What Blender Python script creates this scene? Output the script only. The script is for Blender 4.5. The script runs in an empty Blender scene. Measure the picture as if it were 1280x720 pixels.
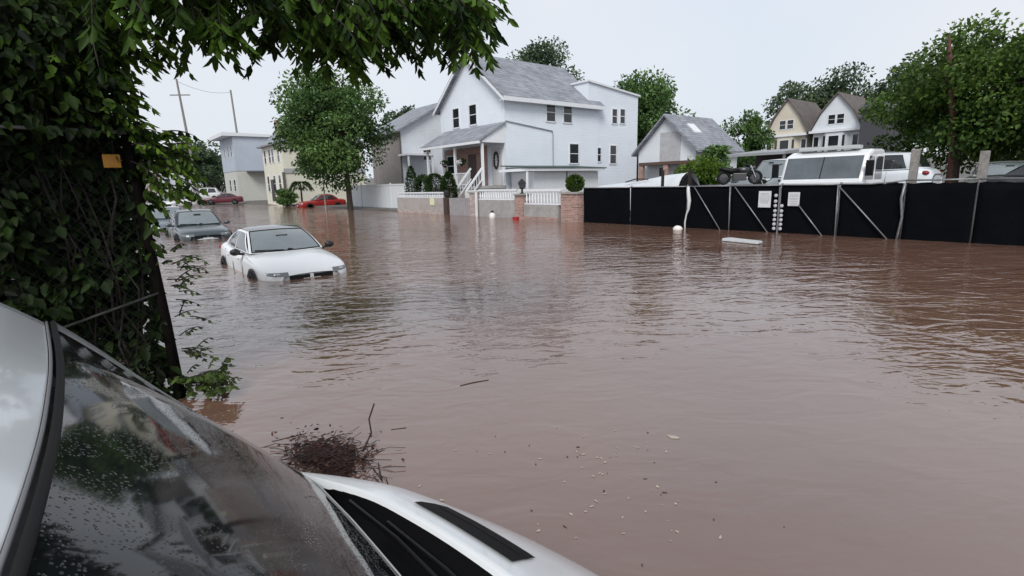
import bpy, math, random
import numpy as np
from mathutils import Vector, Matrix
random.seed(7)
rng = np.random.default_rng(7)
R = math.radians
# ---------------------------------------------------------------- camera, world, sun, exposure
# World frame: +Y runs up the flooded street, +X across it to the right, water surface at z = 0.
SC = bpy.context.scene
COL = SC.collection
YAW, PITCH, ROLL, CAMZ = R(38.6), R(11.3), R(1.5), 1.75
cd = bpy.data.cameras.new('camera'); cam = bpy.data.objects.new('camera', cd); COL.objects.link(cam)
cd.sensor_fit = 'HORIZONTAL'; cd.sensor_width = 36; cd.lens = 650 / 1280 * 36
cd.clip_start = .05; cd.clip_end = 2000
fw = Vector((math.sin(YAW) * math.cos(PITCH), math.cos(YAW) * math.cos(PITCH), -math.sin(PITCH)))
up = Vector((math.sin(YAW) * math.sin(PITCH), math.cos(YAW) * math.sin(PITCH), math.cos(PITCH)))
rt = Vector((math.cos(YAW), -math.sin(YAW), 0))
ax = rt * math.cos(ROLL) - up * math.sin(ROLL)
ay = rt * math.sin(ROLL) + up * math.cos(ROLL)
m = Matrix((ax, ay, -fw)).transposed().to_4x4(); m.translation = (0, 0, CAMZ)
cam.matrix_world = m
SC.camera = cam

SUN_EL, SUN_AZ = R(46), R(230)          # azimuth clockwise from +Y: behind the camera, to the left of the street
w = bpy.data.worlds.new('World'); SC.world = w; w.use_nodes = True
nt = w.node_tree; nt.nodes.clear()
o_ = nt.nodes.new('ShaderNodeOutputWorld'); bg = nt.nodes.new('ShaderNodeBackground')
sky = nt.nodes.new('ShaderNodeTexSky'); sky.sky_type = 'NISHITA'; sky.sun_disc = False
sky.sun_elevation = SUN_EL; sky.sun_rotation = SUN_AZ; sky.dust_density = 4; sky.air_density = 1.2
mix = nt.nodes.new('ShaderNodeMixRGB'); mix.inputs[0].default_value = .86      # the closed cloud deck over the blue
cl = nt.nodes.new('ShaderNodeTexNoise'); cl.inputs['Scale'].default_value = 1.6; cl.inputs['Detail'].default_value = 3
cr = nt.nodes.new('ShaderNodeValToRGB')
cr.color_ramp.elements[0].position = .3; cr.color_ramp.elements[0].color = (7.4, 8.3, 9.3, 1)
cr.color_ramp.elements[1].position = .7; cr.color_ramp.elements[1].color = (8.8, 8.9, 9.4, 1)
tcw = nt.nodes.new('ShaderNodeTexCoord')
nt.links.new(tcw.outputs['Generated'], cl.inputs['Vector'])
nt.links.new(cl.outputs['Fac'], cr.inputs[0])
sx = nt.nodes.new('ShaderNodeSeparateXYZ'); nt.links.new(tcw.outputs['Generated'], sx.inputs[0])
mrw = nt.nodes.new('ShaderNodeMapRange'); mrw.interpolation_type = 'SMOOTHSTEP'      # cloud colour dimmed towards the unseen zenith, added to weaken near water reflections
mrw.inputs['From Min'].default_value = .30; mrw.inputs['From Max'].default_value = .85; mrw.inputs['To Min'].default_value = 1.0; mrw.inputs['To Max'].default_value = .6
nt.links.new(sx.outputs['Z'], mrw.inputs['Value'])
mlt = nt.nodes.new('ShaderNodeMixRGB'); mlt.blend_type = 'MULTIPLY'; mlt.inputs[0].default_value = 1
nt.links.new(cr.outputs[0], mlt.inputs[1]); nt.links.new(mrw.outputs[0], mlt.inputs[2])
nt.links.new(sky.outputs[0], mix.inputs[1]); nt.links.new(mlt.outputs[0], mix.inputs[2])
nt.links.new(mix.outputs[0], bg.inputs[0]); bg.inputs[1].default_value = .1
nt.links.new(bg.outputs[0], o_.inputs[0])
sl = bpy.data.lights.new('sun', 'SUN'); sl.energy = 2.35; sl.angle = R(25); sl.color = (1, .985, .96)
so = bpy.data.objects.new('sun', sl); COL.objects.link(so)
so.rotation_euler = (R(90) - SUN_EL, 0, -SUN_AZ + math.pi)
SC.view_settings.view_transform = 'Standard'; SC.view_settings.look = 'None'
SC.view_settings.exposure = 0.06; SC.view_settings.gamma = 1; SC.view_settings.use_curve_mapping = False
SC.render.engine = 'CYCLES'
SC.cycles.max_bounces = 6; SC.cycles.diffuse_bounces = 3; SC.cycles.glossy_bounces = 3; SC.cycles.transmission_bounces = 4
SC.cycles.use_denoising = True

# ---------------------------------------------------------------- materials
MATS = {}
def mat(name, col, rough=.6, metal=0, noise=0, nscale=6, bump=0, bscale=30, spec=.5, coat=0, col2=None, extra=None):
    if name in MATS: return MATS[name]
    M = bpy.data.materials.new(name); M.use_nodes = True
    n = M.node_tree.nodes; l = M.node_tree.links; b = n['Principled BSDF']
    b.inputs['Base Color'].default_value = (*col, 1); b.inputs['Roughness'].default_value = rough
    b.inputs['Metallic'].default_value = metal; b.inputs['Specular IOR Level'].default_value = spec
    b.inputs['Coat Weight'].default_value = coat; b.inputs['Coat Roughness'].default_value = .05
    geo = n.new('ShaderNodeNewGeometry')
    if noise or col2:
        t = n.new('ShaderNodeTexNoise'); t.inputs['Scale'].default_value = nscale; t.inputs['Detail'].default_value = 6
        t.inputs['Roughness'].default_value = .65
        l.new(geo.outputs['Position'], t.inputs['Vector'])
        rp = n.new('ShaderNodeValToRGB'); rp.color_ramp.elements[0].position = .35; rp.color_ramp.elements[1].position = .68
        c2 = col2 if col2 else tuple(c * (1 - noise) for c in col)
        rp.color_ramp.elements[0].color = (*c2, 1); rp.color_ramp.elements[1].color = (*col, 1)
        l.new(t.outputs['Fac'], rp.inputs[0]); l.new(rp.outputs[0], b.inputs['Base Color'])
    if bump:
        t2 = n.new('ShaderNodeTexNoise'); t2.inputs['Scale'].default_value = bscale; t2.inputs['Detail'].default_value = 4
        l.new(geo.outputs['Position'], t2.inputs['Vector'])
        bp = n.new('ShaderNodeBump'); bp.inputs['Strength'].default_value = bump; bp.inputs['Distance'].default_value = .02
        l.new(t2.outputs['Fac'], bp.inputs['Height']); l.new(bp.outputs[0], b.inputs['Normal'])
    if extra: extra(M, n, l, b, geo)
    MATS[name] = M
    return M
def siding_x(pitch=.12):
    def f(M, n, l, b, geo):           # horizontal laps: a sawtooth of world height, as bump
        s = n.new('ShaderNodeSeparateXYZ'); l.new(geo.outputs['Position'], s.inputs[0])
        d = n.new('ShaderNodeMath'); d.operation = 'DIVIDE'; d.inputs[1].default_value = pitch; l.new(s.outputs['Z'], d.inputs[0])
        fr = n.new('ShaderNodeMath'); fr.operation = 'FRACT'; l.new(d.outputs[0], fr.inputs[0])
        inv = n.new('ShaderNodeMath'); inv.operation = 'SUBTRACT'; inv.inputs[0].default_value = 1; l.new(fr.outputs[0], inv.inputs[1])
        bp = n.new('ShaderNodeBump'); bp.inputs['Strength'].default_value = .7; bp.inputs['Distance'].default_value = .02
        l.new(inv.outputs[0], bp.inputs['Height']); l.new(bp.outputs[0], b.inputs['Normal'])
    return f
def shingle(M, n, l, b, geo):
    br = n.new('ShaderNodeTexBrick'); br.inputs['Scale'].default_value = 1
    br.inputs['Brick Width'].default_value = .35; br.inputs['Row Height'].default_value = .16; br.inputs['Mortar Size'].default_value = .012
    base = b.inputs['Base Color'].default_value[:3]
    br.inputs['Color1'].default_value = (*[c * .8 for c in base], 1); br.inputs['Color2'].default_value = (*[c * 1.2 for c in base], 1)
    br.inputs['Mortar'].default_value = (*[c * .55 for c in base], 1)
    s = n.new('ShaderNodeSeparateXYZ'); l.new(geo.outputs['Position'], s.inputs[0])
    ad = n.new('ShaderNodeMath'); ad.operation = 'ADD'; l.new(s.outputs['X'], ad.inputs[0]); l.new(s.outputs['Y'], ad.inputs[1])
    cb = n.new('ShaderNodeCombineXYZ'); l.new(ad.outputs[0], cb.inputs[0]); l.new(s.outputs['Z'], cb.inputs[1])
    l.new(cb.outputs[0], br.inputs['Vector'])
    t = n.new('ShaderNodeTexNoise'); t.inputs['Scale'].default_value = .9; t.inputs['Detail'].default_value = 5; l.new(geo.outputs['Position'], t.inputs['Vector'])
    mx = n.new('ShaderNodeMixRGB'); mx.blend_type = 'MULTIPLY'; mx.inputs[0].default_value = .6
    l.new(br.outputs['Color'], mx.inputs[1]); 
    rp = n.new('ShaderNodeValToRGB'); rp.color_ramp.elements[0].color = (.6, .6, .62, 1); rp.color_ramp.elements[0].position = .3; rp.color_ramp.elements[1].position = .65
    l.new(t.outputs['Fac'], rp.inputs[0]); l.new(rp.outputs[0], mx.inputs[2])
    l.new(mx.outputs[0], b.inputs['Base Color'])
def brickwork(sc=1):
    def f(M, n, l, b, geo):
        br = n.new('ShaderNodeTexBrick'); br.inputs['Scale'].default_value = sc
        br.inputs['Brick Width'].default_value = .22; br.inputs['Row Height'].default_value = .075; br.inputs['Mortar Size'].default_value = .01
        base = b.inputs['Base Color'].default_value[:3]
        br.inputs['Color1'].default_value = (*[c * .65 for c in base], 1); br.inputs['Color2'].default_value = (*[min(.7, c * 1.35) for c in base], 1)
        br.inputs['Mortar'].default_value = (.38, .35, .33, 1)
        s = n.new('ShaderNodeSeparateXYZ'); l.new(geo.outputs['Position'], s.inputs[0])
        ad = n.new('ShaderNodeMath'); ad.operation = 'ADD'; l.new(s.outputs['X'], ad.inputs[0]); l.new(s.outputs['Y'], ad.inputs[1])
        cb = n.new('ShaderNodeCombineXYZ'); l.new(ad.outputs[0], cb.inputs[0]); l.new(s.outputs['Z'], cb.inputs[1])
        l.new(cb.outputs[0], br.inputs['Vector']); l.new(br.outputs['Color'], b.inputs['Base Color'])
    return f
def leafmat(name, c1, c2, trans=.25, rough=.5, spec=.3):
    if name in MATS: return MATS[name]
    M = bpy.data.materials.new(name); M.use_nodes = True
    n = M.node_tree.nodes; l = M.node_tree.links; b = n['Principled BSDF']; out = n['Material Output']
    at = n.new('ShaderNodeAttribute'); at.attribute_name = 'tint'
    rp = n.new('ShaderNodeValToRGB'); rp.color_ramp.elements[0].color = (*c1, 1); rp.color_ramp.elements[1].color = (*c2, 1)
    l.new(at.outputs['Fac'], rp.inputs[0]); l.new(rp.outputs[0], b.inputs['Base Color'])
    b.inputs['Roughness'].default_value = rough; b.inputs['Specular IOR Level'].default_value = spec
    tr = n.new('ShaderNodeBsdfTranslucent'); l.new(rp.outputs[0], tr.inputs['Color'])
    ms = n.new('ShaderNodeMixShader'); ms.inputs[0].default_value = trans
    l.new(b.outputs[0], ms.inputs[1]); l.new(tr.outputs[0], ms.inputs[2]); l.new(ms.outputs[0], out.inputs[0])
    MATS[name] = M
    return M
WHITE = mat('white_siding', (.74, .79, .86), .55, noise=.06, nscale=.8, extra=siding_x())
WTRIM = mat('white_trim', (.77, .79, .82), .5, noise=.08, nscale=3)
SHING = mat('grey_shingles', (.29, .305, .345), .85, extra=shingle)
SHINGD = mat('dark_shingles', (.13, .135, .15), .85, extra=shingle)
SHINGB = mat('brown_shingles', (.15, .13, .12), .85, extra=shingle)
GLASSW = mat('window_glass', (.025, .03, .035), .08, spec=.6, noise=.5, nscale=1.5)
CREAM = mat('cream_siding', (.70, .68, .57), .6, noise=.08, nscale=.7, extra=siding_x(.14))
BEIGE = mat('beige_siding', (.62, .57, .47), .65, noise=.1, nscale=.7, extra=siding_x(.14))
GREYB = mat('blue_grey_siding', (.47, .52, .60), .6, noise=.1, nscale=.6, extra=siding_x(.14))
OFFW = mat('off_white_siding', (.68, .71, .75), .65, noise=.1, nscale=.7, extra=siding_x(.13))
TAN = mat('tan_stucco', (.46, .38, .34), .8, noise=.15, nscale=1.3)
BRICK = mat('red_brick', (.33, .17, .135), .85, extra=brickwork())
BRICKP = mat('pale_brick', (.42, .33, .30), .85, extra=brickwork())
CONC = mat('grey_concrete', (.40, .385, .37), .85, noise=.3, nscale=2.5, bump=.3)
VINYL = mat('white_vinyl', (.72, .75, .78), .4, noise=.06, nscale=1)
GALV = mat('galvanised_steel', (.27, .275, .285), .45, metal=.6, noise=.25, nscale=12)
WOODG = mat('weathered_wood', (.30, .285, .265), .85, noise=.4, nscale=9, bump=.3)
BLKF = mat('black_screen_fabric', (.0032, .0038, .006), .9, spec=.08, noise=.35, nscale=2.2, bump=.25, bscale=9)
BLACK = mat('black_paint', (.015, .015, .017), .45)
BLKP = mat('black_plastic', (.006, .006, .007), .5, spec=.25, noise=.3, nscale=30)
RUBBER = mat('rubber', (.008, .008, .009), .7, spec=.3)
CHROME = mat('chrome', (.7, .71, .73), .18, metal=1)
BARK = mat('bark', (.075, .06, .048), .9, noise=.5, nscale=14, bump=.8, bscale=22)
BARKD = mat('dark_bark', (.028, .022, .018), .9, noise=.5, nscale=18, bump=.8, bscale=25)
RUST = mat('rusty_steel', (.007, .005, .0045), .85, spec=.1, noise=.5, nscale=20, bump=.4, bscale=40)
DEADW = mat('dead_reddish_wood', (.13, .055, .045), .9, noise=.5, nscale=6)
WHITEC = mat('white_car_paint', (.80, .81, .83), .28, coat=.5, noise=.04, nscale=2)
LAMPG = mat('lamp_glass', (.55, .57, .6), .12, spec=.7)
CARGL = mat('car_glass', (.015, .018, .02), .05, spec=.7, coat=.6)
WSGL = mat('windscreen_glass', (.16, .195, .20), .05, spec=.5, noise=.3, nscale=1.2)
WSGL.node_tree.nodes['Principled BSDF'].inputs['IOR'].default_value = 3.4

# ---------------------------------------------------------------- mesh helpers
ORG = {}
class MB:
    def __init__(s): s.v = []; s.f = []
    def add(s, vs, fs):
        k = len(s.v); s.v += [tuple(v) for v in vs]; s.f += [tuple(i + k for i in f) for f in fs]; return s
    def hexa(s, p):   # 8 points: bottom ring 0-3, top ring 4-7
        return s.add(p, [(3, 2, 1, 0), (4, 5, 6, 7), (0, 1, 5, 4), (1, 2, 6, 5), (2, 3, 7, 6), (3, 0, 4, 7)])
    def box(s, x0, x1, y0, y1, z0, z1):
        return s.hexa([(x0, y0, z0), (x1, y0, z0), (x1, y1, z0), (x0, y1, z0), (x0, y0, z1), (x1, y0, z1), (x1, y1, z1), (x0, y1, z1)])
    def bar(s, a, b, w, h=None):      # square-section bar between two points
        h = h or w; a = Vector(a); b = Vector(b); d = (b - a).normalized()
        q = Vector((0, 0, 1)) if abs(d.z) < .95 else Vector((1, 0, 0))
        e = d.cross(q).normalized() * w / 2; g = e.cross(d).normalized() * h / 2
        return s.hexa([a - e - g, a + e - g, b + e - g, b - e - g, a - e + g, a + e + g, b + e + g, b - e + g])
    def tube(s, pts, r, n=8):
        pts = [Vector(p) for p in pts]; rs = r if isinstance(r, (list, tuple)) else [r] * len(pts)
        k = len(s.v); e = None
        for i, p in enumerate(pts):
            d = (pts[min(i + 1, len(pts) - 1)] - pts[max(i - 1, 0)])
            d = d.normalized() if d.length > 1e-9 else Vector((0, 0, 1))
            if e is None:
                q = Vector((0, 0, 1)) if abs(d.z) < .9 else Vector((1, 0, 0)); e = d.cross(q).normalized()
            else:
                e = (e - d * e.dot(d)).normalized()
            g = d.cross(e)
            for j in range(n):
                a = 2 * math.pi * j / n; s.v.append(tuple(p + (e * math.cos(a) + g * math.sin(a)) * rs[i]))
        for i in range(len(pts) - 1):
            for j in range(n):
                s.f.append((k + i * n + j, k + i * n + (j + 1) % n, k + (i + 1) * n + (j + 1) % n, k + (i + 1) * n + j))
        s.f.append(tuple(k + j for j in reversed(range(n)))); s.f.append(tuple(k + (len(pts) - 1) * n + j for j in range(n)))
        return s
    def prism(s, poly, a, b):         # closed polygon translated from a to b (offset vectors)
        n = len(poly); a = Vector(a); b = Vector(b)
        vs = [Vector(p) + a for p in poly] + [Vector(p) + b for p in poly]
        fs = [tuple(range(n)), tuple(reversed(range(n, 2 * n)))] + [(i, i + n, (i + 1) % n + n, (i + 1) % n) for i in range(n)]
        return s.add(vs, fs)
    def grid(s, P, close=False):
        nr, nc = len(P), len(P[0]); k = len(s.v)
        for row in P: s.v += [tuple(p) for p in row]
        for i in range(nr - 1):
            for j in range(nc - 1): s.f.append((k + i * nc + j, k + i * nc + j + 1, k + (i + 1) * nc + j + 1, k + (i + 1) * nc + j))
        return s
    def lathe(s, prof, c, n=14, axis='z'):
        k = len(s.v); c = Vector(c)
        for r, h in prof:
            for j in range(n):
                a = 2 * math.pi * j / n; u, v = r * math.cos(a), r * math.sin(a)
                s.v.append(tuple(c + (Vector((u, v, h)) if axis == 'z' else Vector((u, h, v)) if axis == 'y' else Vector((h, u, v)))))
        for i in range(len(prof) - 1):
            for j in range(n): s.f.append((k + i * n + j, k + i * n + (j + 1) % n, k + (i + 1) * n + (j + 1) % n, k + (i + 1) * n + j))
        s.f.append(tuple(k + j for j in reversed(range(n)))); s.f.append(tuple(k + (len(prof) - 1) * n + j for j in range(n)))
        return s
    def ball(s, c, rx, ry, rz, n=12, mrows=7, rot=None, jit=0):
        k = len(s.v); c = Vector(c)
        for i in range(mrows + 1):
            t = math.pi * i / mrows
            for j in range(n):
                a = 2 * math.pi * j / n; q = 1 + random.uniform(-jit, jit)
                p = Vector((rx * math.sin(t) * math.cos(a), ry * math.sin(t) * math.sin(a), rz * math.cos(t))) * q
                if rot is not None: p = rot @ p
                s.v.append(tuple(c + p))
        for i in range(mrows):
            for j in range(n): s.f.append((k + i * n + j, k + (i + 1) * n + j, k + (i + 1) * n + (j + 1) % n, k + i * n + (j + 1) % n))
        return s
    def build(s, name, material, parent=None, smooth=False, bevel=0, sub=0, solid=0):
        og = ORG.get(parent.name, Vector()) if parent else Vector()
        me = bpy.data.meshes.new(name); me.from_pydata([tuple(Vector(v) - og) for v in s.v], [], s.f); me.update()
        o = bpy.data.objects.new(name, me); COL.objects.link(o)
        me.materials.append(material)
        if parent: o.parent = parent
        ORG[o.name] = og
        if smooth:
            for p in me.polygons: p.use_smooth = True
        if solid:
            md = o.modifiers.new('thick', 'SOLIDIFY'); md.thickness = solid; md.offset = -1
        if bevel:
            md = o.modifiers.new('bevel', 'BEVEL'); md.width = bevel; md.segments = 2; md.limit_method = 'ANGLE'
        if sub:
            md = o.modifiers.new('sub', 'SUBSURF'); md.levels = sub; md.render_levels = sub
        return o
def tag(o, label, cat, group=None, kind=None):
    if label: o['label'] = label
    if cat: o['category'] = cat
    if group: o['group'] = group
    if kind: o['kind'] = kind
    return o
def thing(name, loc, label, cat, group=None):
    o = bpy.data.objects.new(name, None); COL.objects.link(o); o.location = loc; ORG[o.name] = Vector(loc)
    return tag(o, label, cat, group)
def struct(o, kind='structure'): o['kind'] = kind; return o
def copy_tree(o, parent=None):
    c = o.copy(); COL.objects.link(c)
    if parent: c.parent = parent
    for ch in list(o.children): copy_tree(ch, c)
    return c

def leaf_mesh(name, P, A, S, ln, wd, tint, material, parent=None, fold=.12):
    """many separate leaf faces: base P, axis A, side S (N x 3), length, width, tint"""
    N = len(P); P = np.asarray(P, float); A = np.asarray(A, float); S = np.asarray(S, float)
    A /= np.linalg.norm(A, axis=1, keepdims=True) + 1e-9
    S = S - A * (A * S).sum(1, keepdims=True); S /= np.linalg.norm(S, axis=1, keepdims=True) + 1e-9
    Nn = np.cross(A, S); ln = np.asarray(ln)[:, None]; wd = np.asarray(wd)[:, None]
    og = np.array(ORG.get(parent.name, Vector())) if parent else np.zeros(3)
    P = P - og
    V = np.empty((N, 6, 3))
    V[:, 0] = P; V[:, 3] = P + A * ln - Nn * ln * .12
    V[:, 1] = P + A * ln * .33 + S * wd * .5 + Nn * wd * fold; V[:, 2] = P + A * ln * .70 + S * wd * .36 + Nn * wd * fold * .7
    V[:, 5] = P + A * ln * .33 - S * wd * .5 + Nn * wd * fold; V[:, 4] = P + A * ln * .70 - S * wd * .36 + Nn * wd * fold * .7
    me = bpy.data.meshes.new(name)
    me.vertices.add(N * 6); me.vertices.foreach_set('co', V.ravel())
    idx = (np.arange(N)[:, None] * 6 + np.array([0, 1, 2, 3, 0, 3, 4, 5])[None]).ravel()
    me.loops.add(N * 8); me.loops.foreach_set('vertex_index', idx)
    me.polygons.add(N * 2); me.polygons.foreach_set('loop_start', np.arange(N * 2) * 4)
    me.update(calc_edges=True)
    at = me.attributes.new('tint', 'FLOAT', 'POINT'); at.data.foreach_set('value', np.repeat(np.asarray(tint, float), 6))
    o = bpy.data.objects.new(name, me); COL.objects.link(o); me.materials.append(material)
    if parent: o.parent = parent
    ORG[o.name] = Vector(og)
    return o
def rdir(n):
    v = rng.normal(size=(n, 3)); return v / np.linalg.norm(v, axis=1, keepdims=True)

LM_MID = leafmat('leaves_mid', (.026, .068, .020), (.19, .32, .095), .38)
LM_BIG = leafmat('leaves_big_tree', (.016, .048, .010), (.165, .27, .05), .38)
LM_DARK = leafmat('leaves_dark', (.012, .03, .008), (.045, .085, .02))
LM_FAR = leafmat('leaves_far', (.05, .085, .05), (.16, .22, .11), .3)
LM_YEL = leafmat('leaves_yellow_green', (.05, .10, .012), (.16, .26, .03), .35)
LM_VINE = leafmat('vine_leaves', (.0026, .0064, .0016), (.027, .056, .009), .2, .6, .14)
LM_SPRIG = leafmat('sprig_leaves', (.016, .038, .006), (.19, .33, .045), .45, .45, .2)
LM_CANOPY = leafmat('overhanging_leaves', (.005, .014, .003), (.075, .15, .018), .28, .5, .15)

def tree(name, label, base, ztop, zlow, rx, ry, lm=LM_MID, nclump=40, nleaf=9000, leaf=.28, trunk_r=.2, group=None, bark=BARK, cat='tree', shape=1.0, lean=(0, 0), cl=.36, cshift=(0,0)):
    base = Vector(base)
    t = thing(name, base, label, cat, group)
    cz = (ztop + zlow) / 2; rz = (ztop - zlow) / 2
    cen = np.array([base.x + lean[0] + cshift[0], base.y + lean[1] + cshift[1], cz])
    cs = []
    tries = 0
    while len(cs) < nclump and tries < 5000:
        tries += 1
        d = rdir(1)[0]; rr = rng.uniform(.35, 1) ** .6
        p = np.array([d[0] * rx, d[1] * ry, d[2] * rz]) * rr * (1 - cl * .55)
        s_ = 1 - .35 * max(0, p[2] / rz) ** 2 * shape
        p[0] *= s_; p[1] *= s_
        cs.append(p + rng.normal(size=3) * .06 * rx)
    cs = np.array(cs)
    cr_ = rng.uniform(.65, 1.25, len(cs)) * cl * min(rx, ry, rz * 1.2)
    mb = MB()
    top = Vector((base.x + lean[0], base.y + lean[1], zlow + (ztop - zlow) * .62))
    fork = base.lerp(top, .45) + Vector((random.uniform(-.1, .1), random.uniform(-.1, .1), 0))
    mb.tube([base, base.lerp(fork, .08) , base.lerp(fork, .5) + Vector((random.uniform(-.06, .06), random.uniform(-.06, .06), 0)), fork, top],
            [trunk_r * 1.35, trunk_r * 1.05, trunk_r * .9, trunk_r * .75, trunk_r * .2], 9)
    tr = mb.build('trunk', bark, t, smooth=True)
    mb = MB()
    for p in cs[::2]:
        q = Vector(cen + p); f0 = fork.lerp(top, random.uniform(0, .8))
        md = f0.lerp(q, .5) + Vector((0, 0, .15 * (q - f0).length))
        mb.tube([f0, md, q], [trunk_r * .38, trunk_r * .22, trunk_r * .06], 5)
    mb.build('branch', bark, t, smooth=True)
    k = rng.integers(0, len(cs), nleaf)
    d = rdir(nleaf); rad = rng.uniform(.15, 1, nleaf) ** .5
    P = cen + cs[k] + d * (cr_[k] * rad)[:, None] * np.array([1.15, 1.15, .72])
    A = d * .7 + rdir(nleaf) * .8 + np.array([0, 0, -.35]); S = rdir(nleaf)
    S[:, 2] *= .45
    ln = leaf * rng.uniform(.6, 1.35, nleaf)
    base_t = rng.uniform(.1, .75, len(cs))
    leaf_mesh('crown', P, A, S, ln, ln * .62, np.clip(base_t[k] + rng.normal(size=nleaf) * .18, 0, 1), lm, t)
    return t

# ---------------------------------------------------------------- ground and water
def gz(X, Y):
    z = -.45 + 0 * X
    z = np.where(X > 17.5, .12 + .045 * np.maximum(0, X - 42), z)
    z = z + np.where((X > 19) & (Y < 16), .1 * np.clip(X - 19, 0, 5), 0) 
    z = np.where((X > 16.2) & (X <= 17.5), -.30, z)
    z = z + np.where(Y > 60, .028 * (Y - 60), 0) * np.where(X <= 17.5, 1, .35)
    z = np.where(X < .8, -.28 + np.where(Y > 60, .03 * (Y - 60), 0), z)
    return z
xs = np.unique(np.concatenate([np.linspace(-900, -60, 12), np.linspace(-60, 16.2, 40), [17.45, 17.55], np.linspace(18, 160, 60), np.linspace(160, 1200, 12)]))
ys = np.unique(np.concatenate([np.linspace(-900, -60, 12), np.linspace(-60, 180, 90), np.linspace(180, 1200, 12)]))
def gsoil(M, n, l, b, geo): pass
mb = MB(); GX, GY = np.meshgrid(xs, ys); GZ = gz(GX, GY); GZ = np.minimum(GZ, 9 + 0 * GZ)
mb.grid(np.stack([GX, GY, GZ], -1).tolist())
struct(mb.build('ground', mat('wet_ground', (.15, .135, .12), .55, noise=.45, nscale=.6, bump=.4, bscale=6)))

def watermat():
    M = bpy.data.materials.new('flood_water'); M.use_nodes = True
    n = M.node_tree.nodes; l = M.node_tree.links; b = n['Principled BSDF']
    geo = n.new('ShaderNodeNewGeometry')
    t = n.new('ShaderNodeTexNoise'); t.inputs['Scale'].default_value = .35; t.inputs['Detail'].default_value = 5
    l.new(geo.outputs['Position'], t.inputs['Vector'])
    rp = n.new('ShaderNodeValToRGB'); rp.color_ramp.elements[0].position = .3; rp.color_ramp.elements[1].position = .7
    rp.color_ramp.elements[0].color = (.150, .078, .054, 1); rp.color_ramp.elements[1].color = (.185, .108, .080, 1)
    l.new(t.outputs['Fac'], rp.inputs[0]); l.new(rp.outputs[0], b.inputs['Base Color'])
    b.inputs['Roughness'].default_value = .035; b.inputs['IOR'].default_value = 2.35; b.inputs['Specular IOR Level'].default_value = .5
    def noise(scale, detail, dist, sx=1, sy=1, rot=0):
        mp = n.new('ShaderNodeMapping'); mp.vector_type = 'TEXTURE'; mp.inputs['Scale'].default_value = (sx, sy, 1); mp.inputs['Rotation'].default_value = (0, 0, rot)
        l.new(geo.outputs['Position'], mp.inputs['Vector'])
        q = n.new('ShaderNodeTexNoise'); q.inputs['Scale'].default_value = scale; q.inputs['Detail'].default_value = detail; q.inputs['Distortion'].default_value = dist
        l.new(mp.outputs[0], q.inputs['Vector']); return q.outputs['Fac']
    def mth(op, a, c):
        q = n.new('ShaderNodeMath'); q.operation = op
        for i, x in enumerate((a, c)):
            if isinstance(x, (int, float)): q.inputs[i].default_value = x
            else: l.new(x, q.inputs[i])
        return q.outputs[0]
    rip = noise(3.4, 2.5, .8, 2.0, 1, R(-34)); fine = noise(10, 2, .3, 1.6, 1, R(-45)); big = noise(.9, 2, .4, 1.5, 1, R(-30))
    # ripples die out in the calm lee of the parked car near the camera: a broad patchy mask + distance from there
    vd = n.new('ShaderNodeVectorMath'); vd.operation = 'DISTANCE'; vd.inputs[1].default_value = (2.0, 1.0, 0); l.new(geo.outputs['Position'], vd.inputs[0])
    mr = n.new('ShaderNodeMapRange'); mr.inputs['From Min'].default_value = 2.2; mr.inputs['From Max'].default_value = 8; mr.inputs['To Min'].default_value = .2; mr.inputs['To Max'].default_value = 1
    l.new(vd.outputs['Value'], mr.inputs['Value'])
    patch = noise(.22, 2, 0); pr = n.new('ShaderNodeMapRange'); pr.inputs['From Min'].default_value = .35; pr.inputs['From Max'].default_value = .62; pr.inputs['To Min'].default_value = .5
    l.new(patch, pr.inputs['Value'])
    hsum = mth('ADD', mth('MULTIPLY', rip, 1.0), mth('ADD', mth('MULTIPLY', fine, .22), mth('MULTIPLY', big, .8)))
    hh = mth('MULTIPLY', mth('MULTIPLY', hsum, mr.outputs[0]), pr.outputs[0])
    bp = n.new('ShaderNodeBump'); bp.inputs['Strength'].default_value = 1; bp.inputs['Distance'].default_value = .05
    l.new(hh, bp.inputs['Height']); l.new(bp.outputs[0], b.inputs['Normal'])
    return M
WATER = watermat()
mb = MB(); mb.grid([[(x, y, 0) for x in np.linspace(-300, 300, 61)] for y in np.linspace(-300, 300, 61)])
struct(mb.build('water', WATER))

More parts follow.
